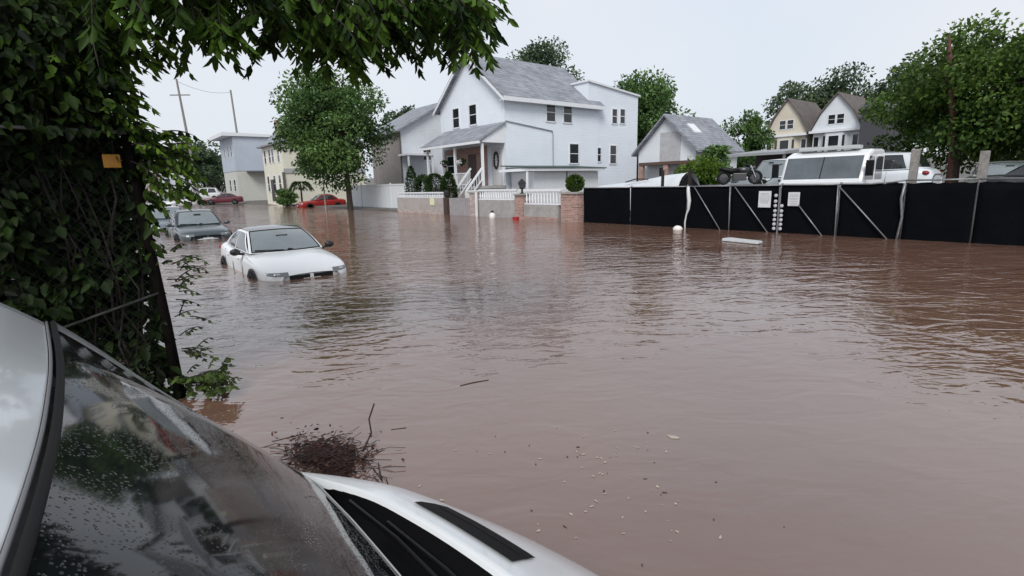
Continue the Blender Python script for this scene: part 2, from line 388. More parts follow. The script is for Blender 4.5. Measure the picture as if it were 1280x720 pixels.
# ---------------------------------------------------------------- buildings
def win_x(house, X, y0, y1, z0, z1, nx=-1, frame=WTRIM, name='window', split=True, fw_=.07):
    """window in a wall whose outward normal is nx * X"""
    m_ = MB(); d = .05 * nx
    for (a, b, c, e) in ((y0 - fw_, y0, z0 - fw_, z1 + fw_), (y1, y1 + fw_, z0 - fw_, z1 + fw_), (y0, y1, z1, z1 + fw_), (y0 - .04, y1 + .04, z0 - fw_ - .02, z0)):
        m_.box(min(X, X + d), max(X, X + d), a, b, c, e)
    f = m_.build(name, frame, house)
    MB().box(min(X, X + d * .3), max(X, X + d * .3), y0, y1, z0, z1).build('pane', GLASSW, f)
    if split:
        zm = (z0 + z1) / 2
        MB().box(min(X + d * .31, X + d * .8), max(X + d * .31, X + d * .8), y0, y1, zm - .025, zm + .025).build('sash_bar', frame, f)
    return f
def win_y(house, Y, x0, x1, z0, z1, frame=WTRIM, name='window', split=True, fw_=.07):
    """window in a wall facing -Y"""
    m_ = MB()
    for (a, b, c, e) in ((x0 - fw_, x0, z0 - fw_, z1 + fw_), (x1, x1 + fw_, z0 - fw_, z1 + fw_), (x0, x1, z1, z1 + fw_), (x0 - .04, x1 + .04, z0 - fw_ - .02, z0)):
        m_.box(a, b, Y - .05, Y, c, e)
    f = m_.build(name, frame, house)
    MB().box(x0, x1, Y - .016, Y, z0, z1).build('pane', GLASSW, f)
    if split:
        zm = (z0 + z1) / 2
        MB().box(x0, x1, Y - .04, Y - .0165, zm - .025, zm + .025).build('sash_bar', frame, f)
    return f
def gable_roof_x(x0, x1, yc, hw, ze, zr, over, thick=.16):
    """gable roof with ridge along X"""
    m_ = MB(); k = (zr - ze) / hw
    for s in (-1, 1):
        e = hw + over; p = [(0, yc, zr), (0, yc + s * e, zr - k * e), (0, yc + s * e, zr - k * e + thick), (0, yc, zr + thick)]
        m_.prism(p, (x0, 0, 0), (x1, 0, 0))
    return m_
# --- main white house
hs = thing('house', (22, 31.8, 0), 'tall white gabled house with a front porch and grey shingle roof', 'house')
XF, YS, YN, ZE, ZR = 22.0, 27.85, 35.8, 7.45, 10.6
MB().prism([(0, YS, 0), (0, YN, 0), (0, YN, ZE), (0, 31.8, ZR), (0, YS, ZE)], (XF, 0, 0), (31, 0, 0)).build('wall', WHITE, hs)
gable_roof_x(XF - .4, 31.3, 31.8, 3.975, ZE + .02, ZR + .02, .42).build('roof', SHING, hs)
m_ = MB()
k = (ZR - ZE) / 3.975
for s in (-1, 1):
    e = 4.4; m_.prism([(0, 31.8, ZR - .14), (0, 31.8 + s * e, ZR - .14 - k * e), (0, 31.8 + s * e, ZR + .06 - k * e), (0, 31.8, ZR + .06)], (XF - .44, 0, 0), (XF - .403, 0, 0))
m_.box(XF - .4, 31.25, YS - .47, YS - .423, ZE - .42, ZE - .16)
m_.box(XF - .4, 31.25, YS - .42, YS - .003, ZE - .40, ZE - .34)
m_.build('fascia', WTRIM, hs)
MB().box(XF - .05, XF - .004, YS - .02, YS + .1, 0, ZE - .4).build('corner_board', WTRIM, hs)
# rear extension, a little lower, shed roof
MB().hexa([(30.0, 27.93, 0), (35.85, 27.93, 0), (35.85, 35, 0), (30.0, 35, 0), (30.0, 27.93, 9.0), (35.85, 27.93, 8.4), (35.85, 35, 8.4), (30.0, 35, 9.0)]).build('rear_wall', WHITE, hs)
m_ = MB(); m_.hexa([(29.9, 27.8, 9.01), (36.0, 27.8, 8.39), (36.0, 35.2, 8.39), (29.9, 35.2, 9.01), (29.9, 27.8, 9.14), (36.0, 27.8, 8.52), (36.0, 35.2, 8.52), (29.9, 35.2, 9.14)]); m_.build('rear_roof', WTRIM, hs)
MB().tube([(33.2, 29.5, 8.6), (33.2, 29.5, 9.4)], .06).build('vent_pipe', GALV, hs)
for y0, y1, z0, z1 in ((33.2, 34.0, 5.95, 7.25), (31.0, 31.85, 5.95, 7.25)): win_x(hs, XF, y0, y1, z0, z1)
for x0, x1, z0, z1 in ((25.7, 26.5, 6.0, 7.2), (27.35, 28.15, 6.0, 7.2), (27.95, 28.85, 3.15, 4.5)): win_y(hs, YS, x0, x1, z0, z1)
for x0, x1, z0, z1 in ((30.95, 31.4, 3.3, 4.3), (32.5, 33.2, 3.15, 4.5), (32.7, 33.25, 6.2, 7.25), (33.65, 34.2, 6.25, 7.3)): win_y(hs, 27.93, x0, x1, z0, z1)
MB().tube([(22.05, 27.80, 5.82), (26.2, 27.80, 5.35), (26.25, 27.80, 5.2), (26.25, 27.80, 1.2)], .035).build('drain_pipe', mat('grey_pipe', (.33, .33, .35), .6), hs)
# porch
PX = 20.05
MB().hexa([(PX - .25, YS - .12, 4.46), (PX - .25, 35.3, 4.46), (22.0, 35.3, 5.62), (22.0, YS - .12, 5.62), (PX - .25, YS - .12, 4.58), (PX - .25, 35.3, 4.58), (22.0, 35.3, 5.78), (22.0, YS - .12, 5.78)]).build('porch_roof', SHING, hs)
m_ = MB(); m_.prism([(PX, YS - .02, 4.42), (21.95, YS - .02, 4.42), (21.95, YS - .02, 5.58), (PX, YS - .02, 4.52)], (0, 0, 0), (0, .09, 0))
m_.box(PX - .3, PX - .16, YS - .1, 35.3, 4.34, 4.5); m_.build('porch_fascia', WTRIM, hs)
MB().box(PX, 21.97, YS - .02, 35.2, 1.5, 1.68).build('porch_floor', mat('porch_boards', (.42, .41, .4), .7, noise=.25, nscale=4), hs)
MB().box(PX + .1, 21.96, YS + .02, 35.1, 0, 1.495).build('porch_base', BRICKP, hs)
MB().box(XF - .04, XF - .008, 29.9, 35.4, 1.685, 4.4).build('porch_brick', BRICK, hs)
for y in (YS + .12, 31.2, 34.9): MB().box(PX + .06, PX + .2, y - .07, y + .07, 1.685, 4.36).build('porch_post', WTRIM, hs)
d_ = MB().box(XF - .06, XF - .012, 28.25, 29.35, 1.69, 4.1).build('door', mat('storm_door', (.55, .54, .55), .5, noise=.1), hs)
m_ = MB()
for i in range(18):
    a = 2 * math.pi * i / 18; m_.ball((XF - .1, 28.8 + .24 * math.cos(a), 3.35 + .5 * math.sin(a)), .05, .09, .09, 6, 4, jit=.3)
tag(m_.build('wreath', mat('dark_wreath', (.03, .028, .03), .9)), 'dark oval wreath hanging on the storm door of the white house', 'wreath')
d2 = MB().box(XF - .07, XF - .045, 31.2, 32.2, 1.69, 3.9).build('door', mat('front_door', (.09, .06, .055), .5), hs)
win_x(hs, XF - .04, 34.0, 35.0, 2.5, 3.9)
# porch steps with two handrails, going down towards the street
st = MB()
for i in range(7): st.box(PX - .19 * (i + 1), PX - .19 * i - .002, 28.05, 29.2, 0, 1.5 - .2 * (i + 1) + .18)
st.build('steps', mat('grey_steps', (.3, .3, .3), .8, noise=.2), hs)
for y in (27.98, 29.3):
    r_ = MB(); r_.bar((PX + .1, y, 2.84), (PX - 1.25, y, 1.36), .08, .12); r_.bar((PX + .1, y, 2.15), (PX - 1.25, y, .7), .05, .07)
    for i in range(7): xx = PX - i * .2; zz = 2.70 - i * .219; r_.bar((xx, y, zz), (xx, y, zz - .65), .035)
    r_.bar((PX - 1.25, y, 0), (PX - 1.25, y, 1.45), .1); r_.build('handrail', WTRIM, hs)
r_ = MB()
r_.bar((PX + .13, 29.4, 2.55), (PX + .13, 34.85, 2.55), .06); r_.bar((PX + .13, 29.4, 1.8), (PX + .13, 34.85, 1.8), .06)
for i in range(35): r_.bar((PX + .13, 29.5 + i * .15, 1.8), (PX + .13, 29.5 + i * .15, 2.55), .03)
r_.build('porch_railing', WTRIM, hs)
for i, (y, lab) in enumerate(((32.9, 'white flower basket hanging left on the shaded brick porch'), (30.75, 'white flower basket hanging beside the front door of the porch'))):
    b_ = thing('hanging_basket', (PX + .35, y, 3.3), lab, 'flower basket', 'hanging flower baskets on the porch')
    MB().lathe([(.06, -.18), (.17, 0), (.19, .05)], (PX + .35, y, 3.2), 10).build('bowl', BLACK, b_)
    n_ = 260; P = np.array([PX + .35, y, 3.35]) + rdir(n_) * np.array([.3, .36, .24]) * rng.uniform(.3, 1, (n_, 1))
    leaf_mesh('foliage', P, rdir(n_), rdir(n_), np.full(n_, .12), np.full(n_, .09), rng.uniform(0, 1, n_), LM_DARK, b_)
    n_ = 70; P = np.array([PX + .22, y, 3.3]) + rdir(n_) * np.array([.18, .2, .14])
    leaf_mesh('flower', P, rdir(n_), rdir(n_), np.full(n_, .1), np.full(n_, .1), rng.uniform(0, 1, n_), mat('white_petals', (.7, .66, .66), .7), b_)
    MB().tube([(PX + .35, y, 3.4), (PX + .35, y, 4.44)], .008, 5).build('hanger', BLACK, b_)
# low white structure beside the porch (driveway slab skirt) and the flat-roofed shed
sh = thing('shed', (25, 26.6, 0), 'low white shed with a flat dark green roof beside the white house', 'shed')
MB().box(22.3, 28.3, 25.4, 27.7, 0, 2.5).build('wall', WTRIM, sh)
MB().box(21.3, 28.5, 24.9, 27.75, 2.52, 2.68).build('fascia', WTRIM, sh)
MB().hexa([(21.2, 24.85, 2.685), (28.6, 24.85, 2.685), (28.4, 27.75, 2.90), (21.4, 27.75, 2.90), (21.2, 24.85, 2.73), (28.6, 24.85, 2.73), (28.4, 27.75, 2.96), (21.4, 27.75, 2.96)]).build('roof', mat('green_roofing', (.05, .085, .075), .7, noise=.3, nscale=2), sh)
MB().bar((25.2, 25.37, 0), (25.2, 25.37, 2.5), .07).build('downpipe', GALV, sh)
MB().box(21.35, 21.45, 24.95, 25.05, 0, 2.5).build('corner_post', WTRIM, sh)
tag(MB().box(18.4, 21.0, 21.0, 27.4, .0, 1.42).build('raised_patio', mat('patio_white', (.72, .72, .71), .6, noise=.15, nscale=1.5), bevel=.02), 'white raised patio block behind the balustrade of the front garden', 'patio')

# --- front garden wall along the pavement
XW = 17.2
gw = thing('garden_wall', (XW, 25, 0), 'low grey garden wall with white balustrade and brick pillars', 'wall')
MB().box(XW, XW + .22, 28.2, 34.4, -.3, 1.02).build('wall_panel', mat('taupe_render', (.42, .38, .36), .85, noise=.2, nscale=2), gw)
MB().box(XW - .03, XW - .003, 28.2, 34.4, -.3, .2).build('plinth', BRICKP, gw)
MB().box(XW, XW + .22, 21.0, 24.4, -.3, .92).build('wall_panel', CONC, gw)
MB().box(XW, XW + .22, 17.9, 20.4, -.3, .72).build('wall_panel', CONC, gw)
MB().box(XW - .06, XW - .003, 17.9, 20.4, -.3, .12).build('plinth', BRICK, gw)
for y0, y1, z0, z1 in ((24.45, 25.1, 1.3, 0), (20.4, 20.98, 1.18, 0), (16.55, 17.6, 1.25, 0)):
    p_ = MB().box(XW - .12, XW + .42, y0, y1, -.3, z0).build('brick_pillar', BRICK if y0 < 24 else BRICKP, gw)
    MB().box(XW - .18, XW + .48, y0 - .06, y1 + .06, z0, z0 + .08).build('pillar_cap', CONC, p_)
def balustrade(y0, y1, z0, z1):
    b_ = MB(); b_.box(XW + .02, XW + .16, y0, y1, z1 - .09, z1); b_.box(XW + .02, XW + .16, y0, y1, z0, z0 + .06)
    o = b_.build('balustrade', WTRIM, gw)
    n_ = int((y1 - y0) / .21)
    c_ = MB()
    for i in range(n_):
        y = y0 + (i + .5) * (y1 - y0) / n_
        h = z1 - z0 - .15; c_.lathe([(.04, 0), (.035, h * .1), (.062, h * .35), (.03, h * .7), (.04, h)], (XW + .09, y, z0 + .06), 8)
    c_.build('balusters', WTRIM, o, smooth=True)
balustrade(21.02, 24.4, .925, 1.5); balustrade(17.75, 20.38, .725, 1.45); balustrade(28.2, 34.3, 1.025, 1.38)
gp = MB()
for y in np.arange(25.15, 27.35, .22): gp.box(XW + .05, XW + .1, y, y + .19, -.2, 1.02)
g_ = thing('garden_gate', (XW, 26.2, 0), 'grey board garden gate between the wall pillars', 'gate')
gp.build('boards', mat('gate_boards', (.36, .34, .35), .8, noise=.25, nscale=5), g_); MB().box(XW + .101, XW + .14, 25.15, 27.4, .8, .88).build('rail', WOODG, g_)
tag(MB().bar((XW - .16, 24.36, -.4), (XW - .16, 24.36, 1.35), .1).build('gate_post', WTRIM), 'thin white gate post in front of the pale brick pillar', 'post')
# black carriage lamp and plants on / behind the wall
lp = thing('pillar_lamp', (XW + .15, 20.7, 1.26), 'black lantern standing on the middle brick pillar', 'lamp')
MB().lathe([(.14, 0), (.05, .06), (.05, .22), (.17, .28)], (XW + .15, 20.7, 1.26), 8).build('stem', BLACK, lp)
MB().lathe([(.15, .28), (.2, .5), (.2, .52)], (XW + .15, 20.7, 1.26), 8).build('lantern', mat('lamp_dark_glass', (.05, .05, .055), .2), lp)
MB().lathe([(.23, .52), (.12, .66), (.03, .74)], (XW + .15, 20.7, 1.26), 8).build('cap', BLACK, lp)
lp = thing('gate_lantern', (XW + .1, 28.0, 0), 'slim dark lamp post beside the gate opening', 'lamp')
MB().box(XW - .02, XW + .22, 27.75, 28.1, -.3, 1.05).build('post', mat('dark_brown_post', (.06, .035, .03), .8), lp)
MB().lathe([(.1, 0), (.15, .1), (.17, .32), (.06, .45)], (XW + .1, 27.92, 1.05), 8).build('lantern', BLACK, lp)
def topiary(name, label, x, y, z0, h, r, lm, kind='cone', n=1500, group=None, cat='shrub'):
    t = thing(name, (x, y, z0), label, cat, group)
    MB().tube([(x, y, z0), (x, y, z0 + h * .6)], .04, 6).build('stem', BARK, t)
    d = rdir(n)
    u = rng.uniform(0, 1, n)
    if kind == 'cone': rr = r * np.sin(np.pi * np.clip(u * .82 + .18, 0, 1)) ** .7
    else: rr = r * np.sqrt(np.clip(1 - (2 * u - 1) ** 2, 0, 1))
    a = rng.uniform(0, 2 * np.pi, n); q = rng.uniform(.6, 1.05, n)
    P = np.stack([x + rr * q * np.cos(a), y + rr * q * np.sin(a), z0 + h * u], 1)
    A = np.stack([np.cos(a), np.sin(a), .9 + 0 * a], 1) + rdir(n) * .5
    leaf_mesh('foliage', P, A, rdir(n), .13 * rng.uniform(.7, 1.3, n), .07 * rng.uniform(.7, 1.3, n), rng.uniform(0, 1, n), lm, t)
G1 = 'clipped evergreens behind the garden wall'
topiary('evergreen_shrub', 'slim dark conifer at the far end of the garden wall', XW + .8, 33.6, .12, 3.0, .45, LM_DARK, group=G1)
topiary('evergreen_shrub', 'round clipped evergreen right of the white arch opening', XW + .8, 30.4, .5, 2.0, .75, LM_DARK, 'ball', 2200, G1)
topiary('evergreen_shrub', 'bushy evergreen in front of the porch steps', XW + 1.2, 29.35, .5, 2.1, .5, LM_DARK, 'cone', 2000, G1)
# arch of hedge
ar = thing('hedge_arch', (XW + .9, 32.2, .1), 'dark leafy arch over a white garden opening', 'hedge arch')
n_ = 2200; a = rng.uniform(0, np.pi, n_); q = rng.uniform(.55, .95, n_)
zz = np.where(rng.uniform(0, 1, n_) < .45, -1, 1)
P = np.stack([XW + .9 + rng.uniform(-.25, .25, n_), 32.15 + q * np.cos(a), 1.75 + q * .8 * np.sin(a)], 1)
m0 = zz < 0; P[m0, 1] = 32.15 + np.sign(np.cos(a[m0])) * q[m0]; P[m0, 2] = rng.uniform(.2, 1.75, m0.sum())
leaf_mesh('foliage', P, rdir(n_), rdir(n_), .12 * rng.uniform(.7, 1.3, n_), .08 + 0 * a, rng.uniform(0, 1, n_), LM_DARK, ar)
MB().tube([(XW + .9, 31.4, .1), (XW + .9, 31.4, 1.8), (XW + .9, 31.7, 2.3), (XW + .9, 32.15, 2.5), (XW + .9, 32.6, 2.3), (XW + .9, 32.9, 1.8), (XW + .9, 32.9, .1)], .03, 6).build('frame', BARK, ar)
tag(MB().box(XW + 1.1, XW + 1.2, 31.72, 32.5, .1, 2.1).build('garden_door', WTRIM, bevel=.02), 'white garden door seen through the hedge arch', 'door')
topiary('potted_fern', 'bright green bushy plant on the brick pillar beside the black fence', XW + .15, 16.95, 1.30, .72, .36, leafmat('fern_green', (.02, .05, .01), (.10, .16, .03)), 'ball', 1300, cat='plant')
tag(MB().box(XW - .04, XW - .015, 29.2, 29.75, .55, 1.0).build('wall_sign', mat('pale_yellow_sign', (.68, .68, .45), .6)), 'small pale yellow notice fixed to the low garden wall', 'sign')

# --- neighbour's white house further up
nb = thing('house', (24, 41, 0), 'narrow white gabled house behind the garden arch', 'house')
MB().prism([(22.9, 0, 0), (32.9, 0, 0), (32.9, 0, 6.8), (27.9, 0, 9.5), (22.9, 0, 6.8)], (0, 44.4, 0), (0, 50.6, 0)).build('wall', OFFW, nb)
m_ = MB(); k = 2.7 / 5
for sg in (-1, 1):
    e = 5.5; m_.prism([(27.9, 0, 9.52), (27.9 + sg * e, 0, 9.52 - k * e), (27.9 + sg * e, 0, 9.70 - k * e), (27.9, 0, 9.70)], (0, 44.0, 0), (0, 51, 0))
m_.build('roof', SHING, nb)
for y0 in (45.3, 47.2, 49.2): win_x(nb, 22.9, y0, y0 + .8, 4.4, 5.8); win_x(nb, 22.9, y0, y0 + .8, 1.4, 2.9)
win_y(nb, 44.4, 25.2, 26, 4.2, 5.5)
MB().box(22.84, 22.896, 44.4, 50.5, .2, 6.5).build('front_cladding', mat('taupe_panel', (.30, .27, .26), .8, noise=.2, nscale=2), nb)
MB().bar((22.87, 44.36, 0), (22.87, 44.36, 6.6), .1).build('corner_pipe', mat('brown_pipe', (.12, .1, .09), .7), nb)
MB().box(22.6, 25.4, 42.6, 44.38, 4.5, 4.66).build('porch_canopy', WTRIM, nb)
for x in (22.75, 25.2): MB().bar((x, 42.75, 0), (x, 42.75, 4.495), .13).build('porch_post', WTRIM, nb)

# --- yellow house
yh = thing('house', (17.6, 66, .2), 'pale yellow two-storey house with grey hipped roof', 'house')
MB().box(17.5, 27, 62, 70.2, 0, 7.0).build('wall', CREAM, yh)
m_ = MB(); e = .5
q = [(17.5 - e, 62 - e, 6.95), (27 + e, 62 - e, 6.95), (27 + e, 70.2 + e, 6.95), (17.5 - e, 70.2 + e, 6.95)]
m_.add(q + [(21, 66.1, 10.2), (23.5, 66.1, 10.2)] + [(x, y, z - .15) for x, y, z in q], [(0, 1, 5, 4), (1, 2, 5), (2, 3, 4, 5), (3, 0, 4), (6, 7, 1, 0), (7, 8, 2, 1), (8, 9, 3, 2), (9, 6, 0, 3), (9, 8, 7, 6)])
rf = m_.build('roof', SHING, yh)
MB().box(18.6, 19.2, 67.2, 67.8, 7.6, 9.9).build('chimney', BRICK, rf)
for y0 in (63, 65.3, 66.6, 68.6): win_x(yh, 17.5, y0, y0 + .8, 4.9, 6.4)
for y0 in (63.4, 65.5, 68.2): win_x(yh, 17.5, y0, y0 + .9, 1.6, 3.4)
MB().box(17.46, 27, 61.9, 61.997, 3.6, 4.1).build('band_course', mat('grey_band', (.36, .37, .38), .7), yh)
MB().box(17.3, 17.497, 61.85, 62.1, 0, 3.7).build('corner_pipe', mat('brown_pipe', (.12, .1, .09), .7), yh)
MB().box(17.42, 17.49, 66.4, 67.6, .5, 3.0).build('door', mat('dark_door', (.06, .05, .05), .5), yh)

# --- blue grey flat-roofed block
gb = thing('building', (17.2, 88, .8), 'blue grey flat-roofed two-storey block at the end of the street', 'building')
MB().box(17.2, 26.5, 84, 93, 4.6, 9.4).build('upper_wall', GREYB, gb)
MB().box(17.25, 26.45, 84.05, 92.95, .3, 4.595).build('lower_wall', mat('pale_lower_wall', (.60, .60, .55), .7, noise=.12), gb)
MB().hexa([(15.9, 83.7, 9.41), (26.8, 83.7, 9.41), (26.8, 93.3, 9.41), (15.9, 93.3, 9.41), (15.9, 83.7, 9.9), (26.8, 83.7, 9.7), (26.8, 93.3, 9.7), (15.9, 93.3, 9.9)]).build('roof', WTRIM, gb)
MB().box(18.5, 26.5, 82.6, 83.98, 4.4, 4.6).build('canopy', mat('dark_canopy', (.12, .13, .15), .7), gb)
for y0 in (85.2, 87.2, 89.8): win_x(gb, 17.2, y0, y0 + .7, 6.6, 8.2)
MB().box(21.5, 24.5, 83.95, 84.045, .4, 3.2).build('garage_opening', mat('garage_dark', (.05, .05, .06), .7), gb)
for y0 in (85.5, 88.5): win_x(gb, 17.25, y0, y0 + 1.2, 1.8, 3.4)

# --- far houses closing the street
def simple_house(x0, x1, y0, y1, z0, ze, zr, wm, rm, label, wins=True):
    h = thing('house', ((x0 + x1) / 2, (y0 + y1) / 2, z0), label, 'house')
    yc = (y0 + y1) / 2; hw = (y1 - y0) / 2
    MB().prism([(0, y0, z0 - .5), (0, y1, z0 - .5), (0, y1, ze), (0, yc, zr), (0, y0, ze)], (x0, 0, 0), (x1, 0, 0)).build('wall', wm, h)
    gable_roof_x(x0 - .35, x1 + .35, yc, hw, ze + .02, zr + .02, .35).build('roof', rm, h)
    if wins:
        nw = max(2, int((y1 - y0) / 2.2))
        for i in range(nw):
            y = y0 + (i + .5) * (y1 - y0) / nw
            for zz in (z0 + 1.3, z0 + 4.0):
                if zz + 1.4 < ze: win_x(h, x0, y - .4, y + .4, zz, zz + 1.3)
        for i in range(3):
            x = x0 + (i + .5) * (x1 - x0) / 3
            for zz in (z0 + 1.3, z0 + 4.0):
                if zz + 1.4 < ze: win_y(h, y0, x - .4, x + .4, zz, zz + 1.3)
    return h
simple_house(5.5, 10.5, 112, 120, 1.6, 8.0, 10.5, TAN, SHINGB, 'tan house far up the street behind the parked cars')
simple_house(12.5, 17.5, 128, 136, 2.0, 7.6, 10.0, OFFW, SHING, 'pale far house closing the end of the street')
simple_house(-6, 2, 70, 80, .2, 6.0, 8.5, OFFW, SHING, 'white house on the left side of the street behind the vines')

# --- garage house behind the fence
ga = thing('house', (31, 21.7, .1), 'low white gabled house with a grey roof behind the black fence', 'house')
MB().prism([(0, 19.45, 0), (0, 24.0, 0), (0, 24.0, 3.75), (0, 21.7, 5.9), (0, 19.45, 3.75)], (31, 0, 0), (36.2, 0, 0)).build('wall', OFFW, ga)
r_ = gable_roof_x(30.6, 36.5, 21.7, 2.28, 3.77, 5.92, .35).build('roof', SHING, ga)
MB().hexa([(32.2, 20.35, 4.72), (33.0, 20.35, 4.72), (33.0, 21.0, 5.34), (32.2, 21.0, 5.34), (32.2, 20.32, 4.86), (33.0, 20.32, 4.86), (33.0, 20.95, 5.46), (32.2, 20.95, 5.46)]).build('skylight', WTRIM, r_)
MB().box(30.97, 30.996, 20.6, 22.2, 2.9, 4.9).build('board_panel', mat('pale_boards', (.48, .48, .5), .7, noise=.2, nscale=3), ga)
MB().box(30.0, 30.98, 19.3, 23.2, 2.75, 2.95).build('porch_canopy', mat('brown_canopy', (.10, .06, .05), .8), ga)
for y in (19.5, 20.9, 22.9): MB().box(30.05, 30.3, y, y + .35, 0, 2.745).build('porch_pillar', BRICK, ga)
for y in (19.9, 21.4): win_x(ga, 31, y, y + .8, 1.4, 2.6)
hb = thing('house', (31, 27.3, 0), 'small brown-roofed outbuilding between the white house and the low house', 'outbuilding')
MB().prism([(0, 25.2, 0), (0, 29.4, 0), (0, 29.4, 3.4), (0, 27.3, 4.6), (0, 25.2, 3.4)], (38, 0, 0), (43, 0, 0)).build('wall', BRICK, hb)
gable_roof_x(37.6, 43.3, 27.3, 2.1, 3.42, 4.62, .3).build('roof', SHINGB, hb)
win_x(hb, 38, 26.2, 27.2, 1.6, 2.8)
cp = thing('carport', (32.5, 15.4, 0), 'long grey carport roof behind the motorcycle', 'carport')
MB().hexa([(30.4, 13.6, 3.0), (35, 13.6, 3.3), (35, 17.4, 3.3), (30.4, 17.4, 3.0), (30.4, 13.6, 3.15), (35, 13.6, 3.5), (35, 17.4, 3.5), (30.4, 17.4, 3.15)]).build('roof', mat('grey_metal_roof', (.34, .35, .37), .5, noise=.2, nscale=1), cp)
MB().box(34.6, 34.8, 13.7, 17.3, 0, 3.2).build('rear_wall', mat('dark_shed_wall', (.05, .04, .04), .8), cp)
for y in (13.7, 17.2): MB().bar((30.6, y, 0), (30.6, y, 3.0), .12).build('post', GALV, cp)

# --- two gambrel houses on the rise
def gambrel(x, yc, hw, z0, ze, zk, zr, wm, label, dark=None):
    h = thing('house', (x, yc, z0), label, 'house', 'gambrel-roofed houses on the rise')
    pk = hw * .62; D = 9
    MB().prism([(0, yc - hw, ze), (0, yc + hw, ze), (0, yc + pk, zk), (0, yc, zr), (0, yc - pk, zk)], (x, 0, 0), (x + D, 0, 0)).build('gable_wall', wm, h)
    MB().box(x + .25, x + D - .1, yc - hw + .2, yc + hw - .2, z0 - 1, ze - .003).build('wall', dark or wm, h)
    m_ = MB()
    for s in (-1, 1):
        a = [(0, yc + s * (hw + .25), ze - .25), (0, yc + s * (pk + .05), zk), (0, yc, zr), (0, yc, zr + .2), (0, yc + s * (pk + .2), zk + .12), (0, yc + s * (hw + .45), ze - .2)]
        m_.prism(a, (x - .3, 0, 0), (x + D, 0, 0))
    m_.build('roof', SHINGB, h)
    MB().box(x - .5, x + .2, yc - hw - .1, yc + hw + .1, ze - .3, ze - .004).build('pent_roof', WTRIM, h)
    for y in (yc - .9, yc + .15): win_x(h, x, y, y + .8, ze + .75, ze + 1.9)
    # bay window with three lights
    b_ = MB(); b_.prism([(x + .25, yc - 1.7, 0), (x - .35, yc - 1.0, 0), (x - .35, yc + 1.0, 0), (x + .25, yc + 1.7, 0)], (0, 0, z0), (0, 0, ze - .31)); bay = b_.build('bay', wm, h)
    win_x(bay, x - .352, yc - .6, yc + .6, z0 + 2.1, ze - .8, split=True)
    for s in (-1, 1):
        win_x(h, x + .25, yc + s * 2.35 - .3, yc + s * 2.35 + .3, z0 + 2.1, ze - .8)
    for s in (-1, 1):
        MB().bar((x - .37 + .08, yc + s * 1.15, z0 + 2.0), (x - .37 + .08, yc + s * 1.15, ze - .75), .28, .1).build('bay_side_pane', GLASSW, bay)
    return h
gambrel(78, 34.9, 2.75, 2.2, 7.6, 9.9, 12.3, BEIGE, 'cream gambrel-roofed house on the rise, left of the pair', BEIGE)
gambrel(78, 28.6, 3.0, 2.2, 7.7, 9.9, 12.2, OFFW, 'white gambrel-roofed house on the rise next to the big tree', OFFW)
dk = thing('house', (77, 23.8, 2), 'dark shingled house edge between the white gambrel house and the tree', 'house')
MB().box(76, 84, 22.4, 25.1, 1.0, 9.6).build('wall', mat('dark_grey_wall', (.06, .06, .07), .8), dk)
MB().hexa([(75.6, 22.2, 9.605), (84, 22.2, 9.605), (84, 25.4, 9.605), (75.6, 25.4, 9.605), (75.6, 23.4, 10.6), (84, 23.4, 10.6), (84, 24.2, 10.6), (75.6, 24.2, 10.6)]).build('roof', SHINGD, dk)

# ---------------------------------------------------------------- black fence on the right
XB = 17.1
fe = thing('screen_fence', (XB, 6, 0), 'long black fabric screened chain-link fence standing in the flood', 'fence')
def fabric(y0, y1, z0=-.35, z1=1.5, name='screen_panel'):
    n_ = max(3, int(abs(y1 - y0) / .12)); rows = []
    for k in range(9):
        z = z0 + (z1 - z0) * k / 8
        rows.append([(XB + .02 * math.sin(i * .9 + k * .5) * (.4 + .6 * math.sin(k * .4 + i * .13) ** 2) + random.uniform(-.004, .004), y0 + (y1 - y0) * i / n_, z + (random.uniform(-.02, .02) if k == 8 else 0)) for i in range(n_ + 1)])
    return MB().grid(rows).build(name, BLKF, fe, smooth=True, solid=.006)
edges = [16.2, 13.6, 11.05, 9.35, 7.67, 6.0, 4.42, 2.95, .8, -1.6, -4.0, -6.5]
for a, b in zip(edges[:-1], edges[1:]): fabric(a - .02, b + .02)
for a, b in zip(edges[:-1], edges[1:]):
    MB().tube([(XB - .035, a, 1.50 + .08 * (a < 4.5)), (XB - .035, (a + b) / 2, 1.495 + .08 * (a < 4.5)), (XB - .035, b, 1.50 + .08 * (b < 4.5))], .022, 7).build('top_rail', GALV, fe, smooth=True)
for y in edges: MB().tube([(XB + .07, y, -.4), (XB + .07, y, 1.56)], .032, 8).build('post', GALV, fe, smooth=True)
for a, b in (((10.7, 1.48), (9.55, 0)), ((9.17, 1.46), (7.85, -.05)), ((7.1, .9), (6.25, -.02)), ((5.99, 1.42), (4.55, -.05))):
    MB().tube([(XB - .06, a[0], a[1]), (XB - .06, b[0], b[1] - .12)], .02, 7).build('brace', GALV, fe, smooth=True)
for y in (9.33, 6.02): MB().tube([(XB - .055, y + .02, 1.48), (XB - .055, y - .02, -.2)], .02, 7).build('gate_upright', GALV, fe, smooth=True)
MB().tube([(XB - .09, 4.42, 1.5), (XB - .11, 4.46, 1.1), (XB - .1, 4.40, .6), (XB - .08, 4.5, -.3)], [.03, .035, .03, .035], 8).build('bent_post', GALV, fe, smooth=True)
for y, zt, w_, wm in ((12.22, 2.12, .09, BARKD), (11.05, 2.12, .1, BARKD), (4.35, 2.38, .17, WOODG), (2.95, 2.25, .17, WOODG)):
    MB().bar((XB + .16, y, -.3), (XB + .16, y - .02, zt), w_).build('wooden_post', wm, fe, bevel=.01)
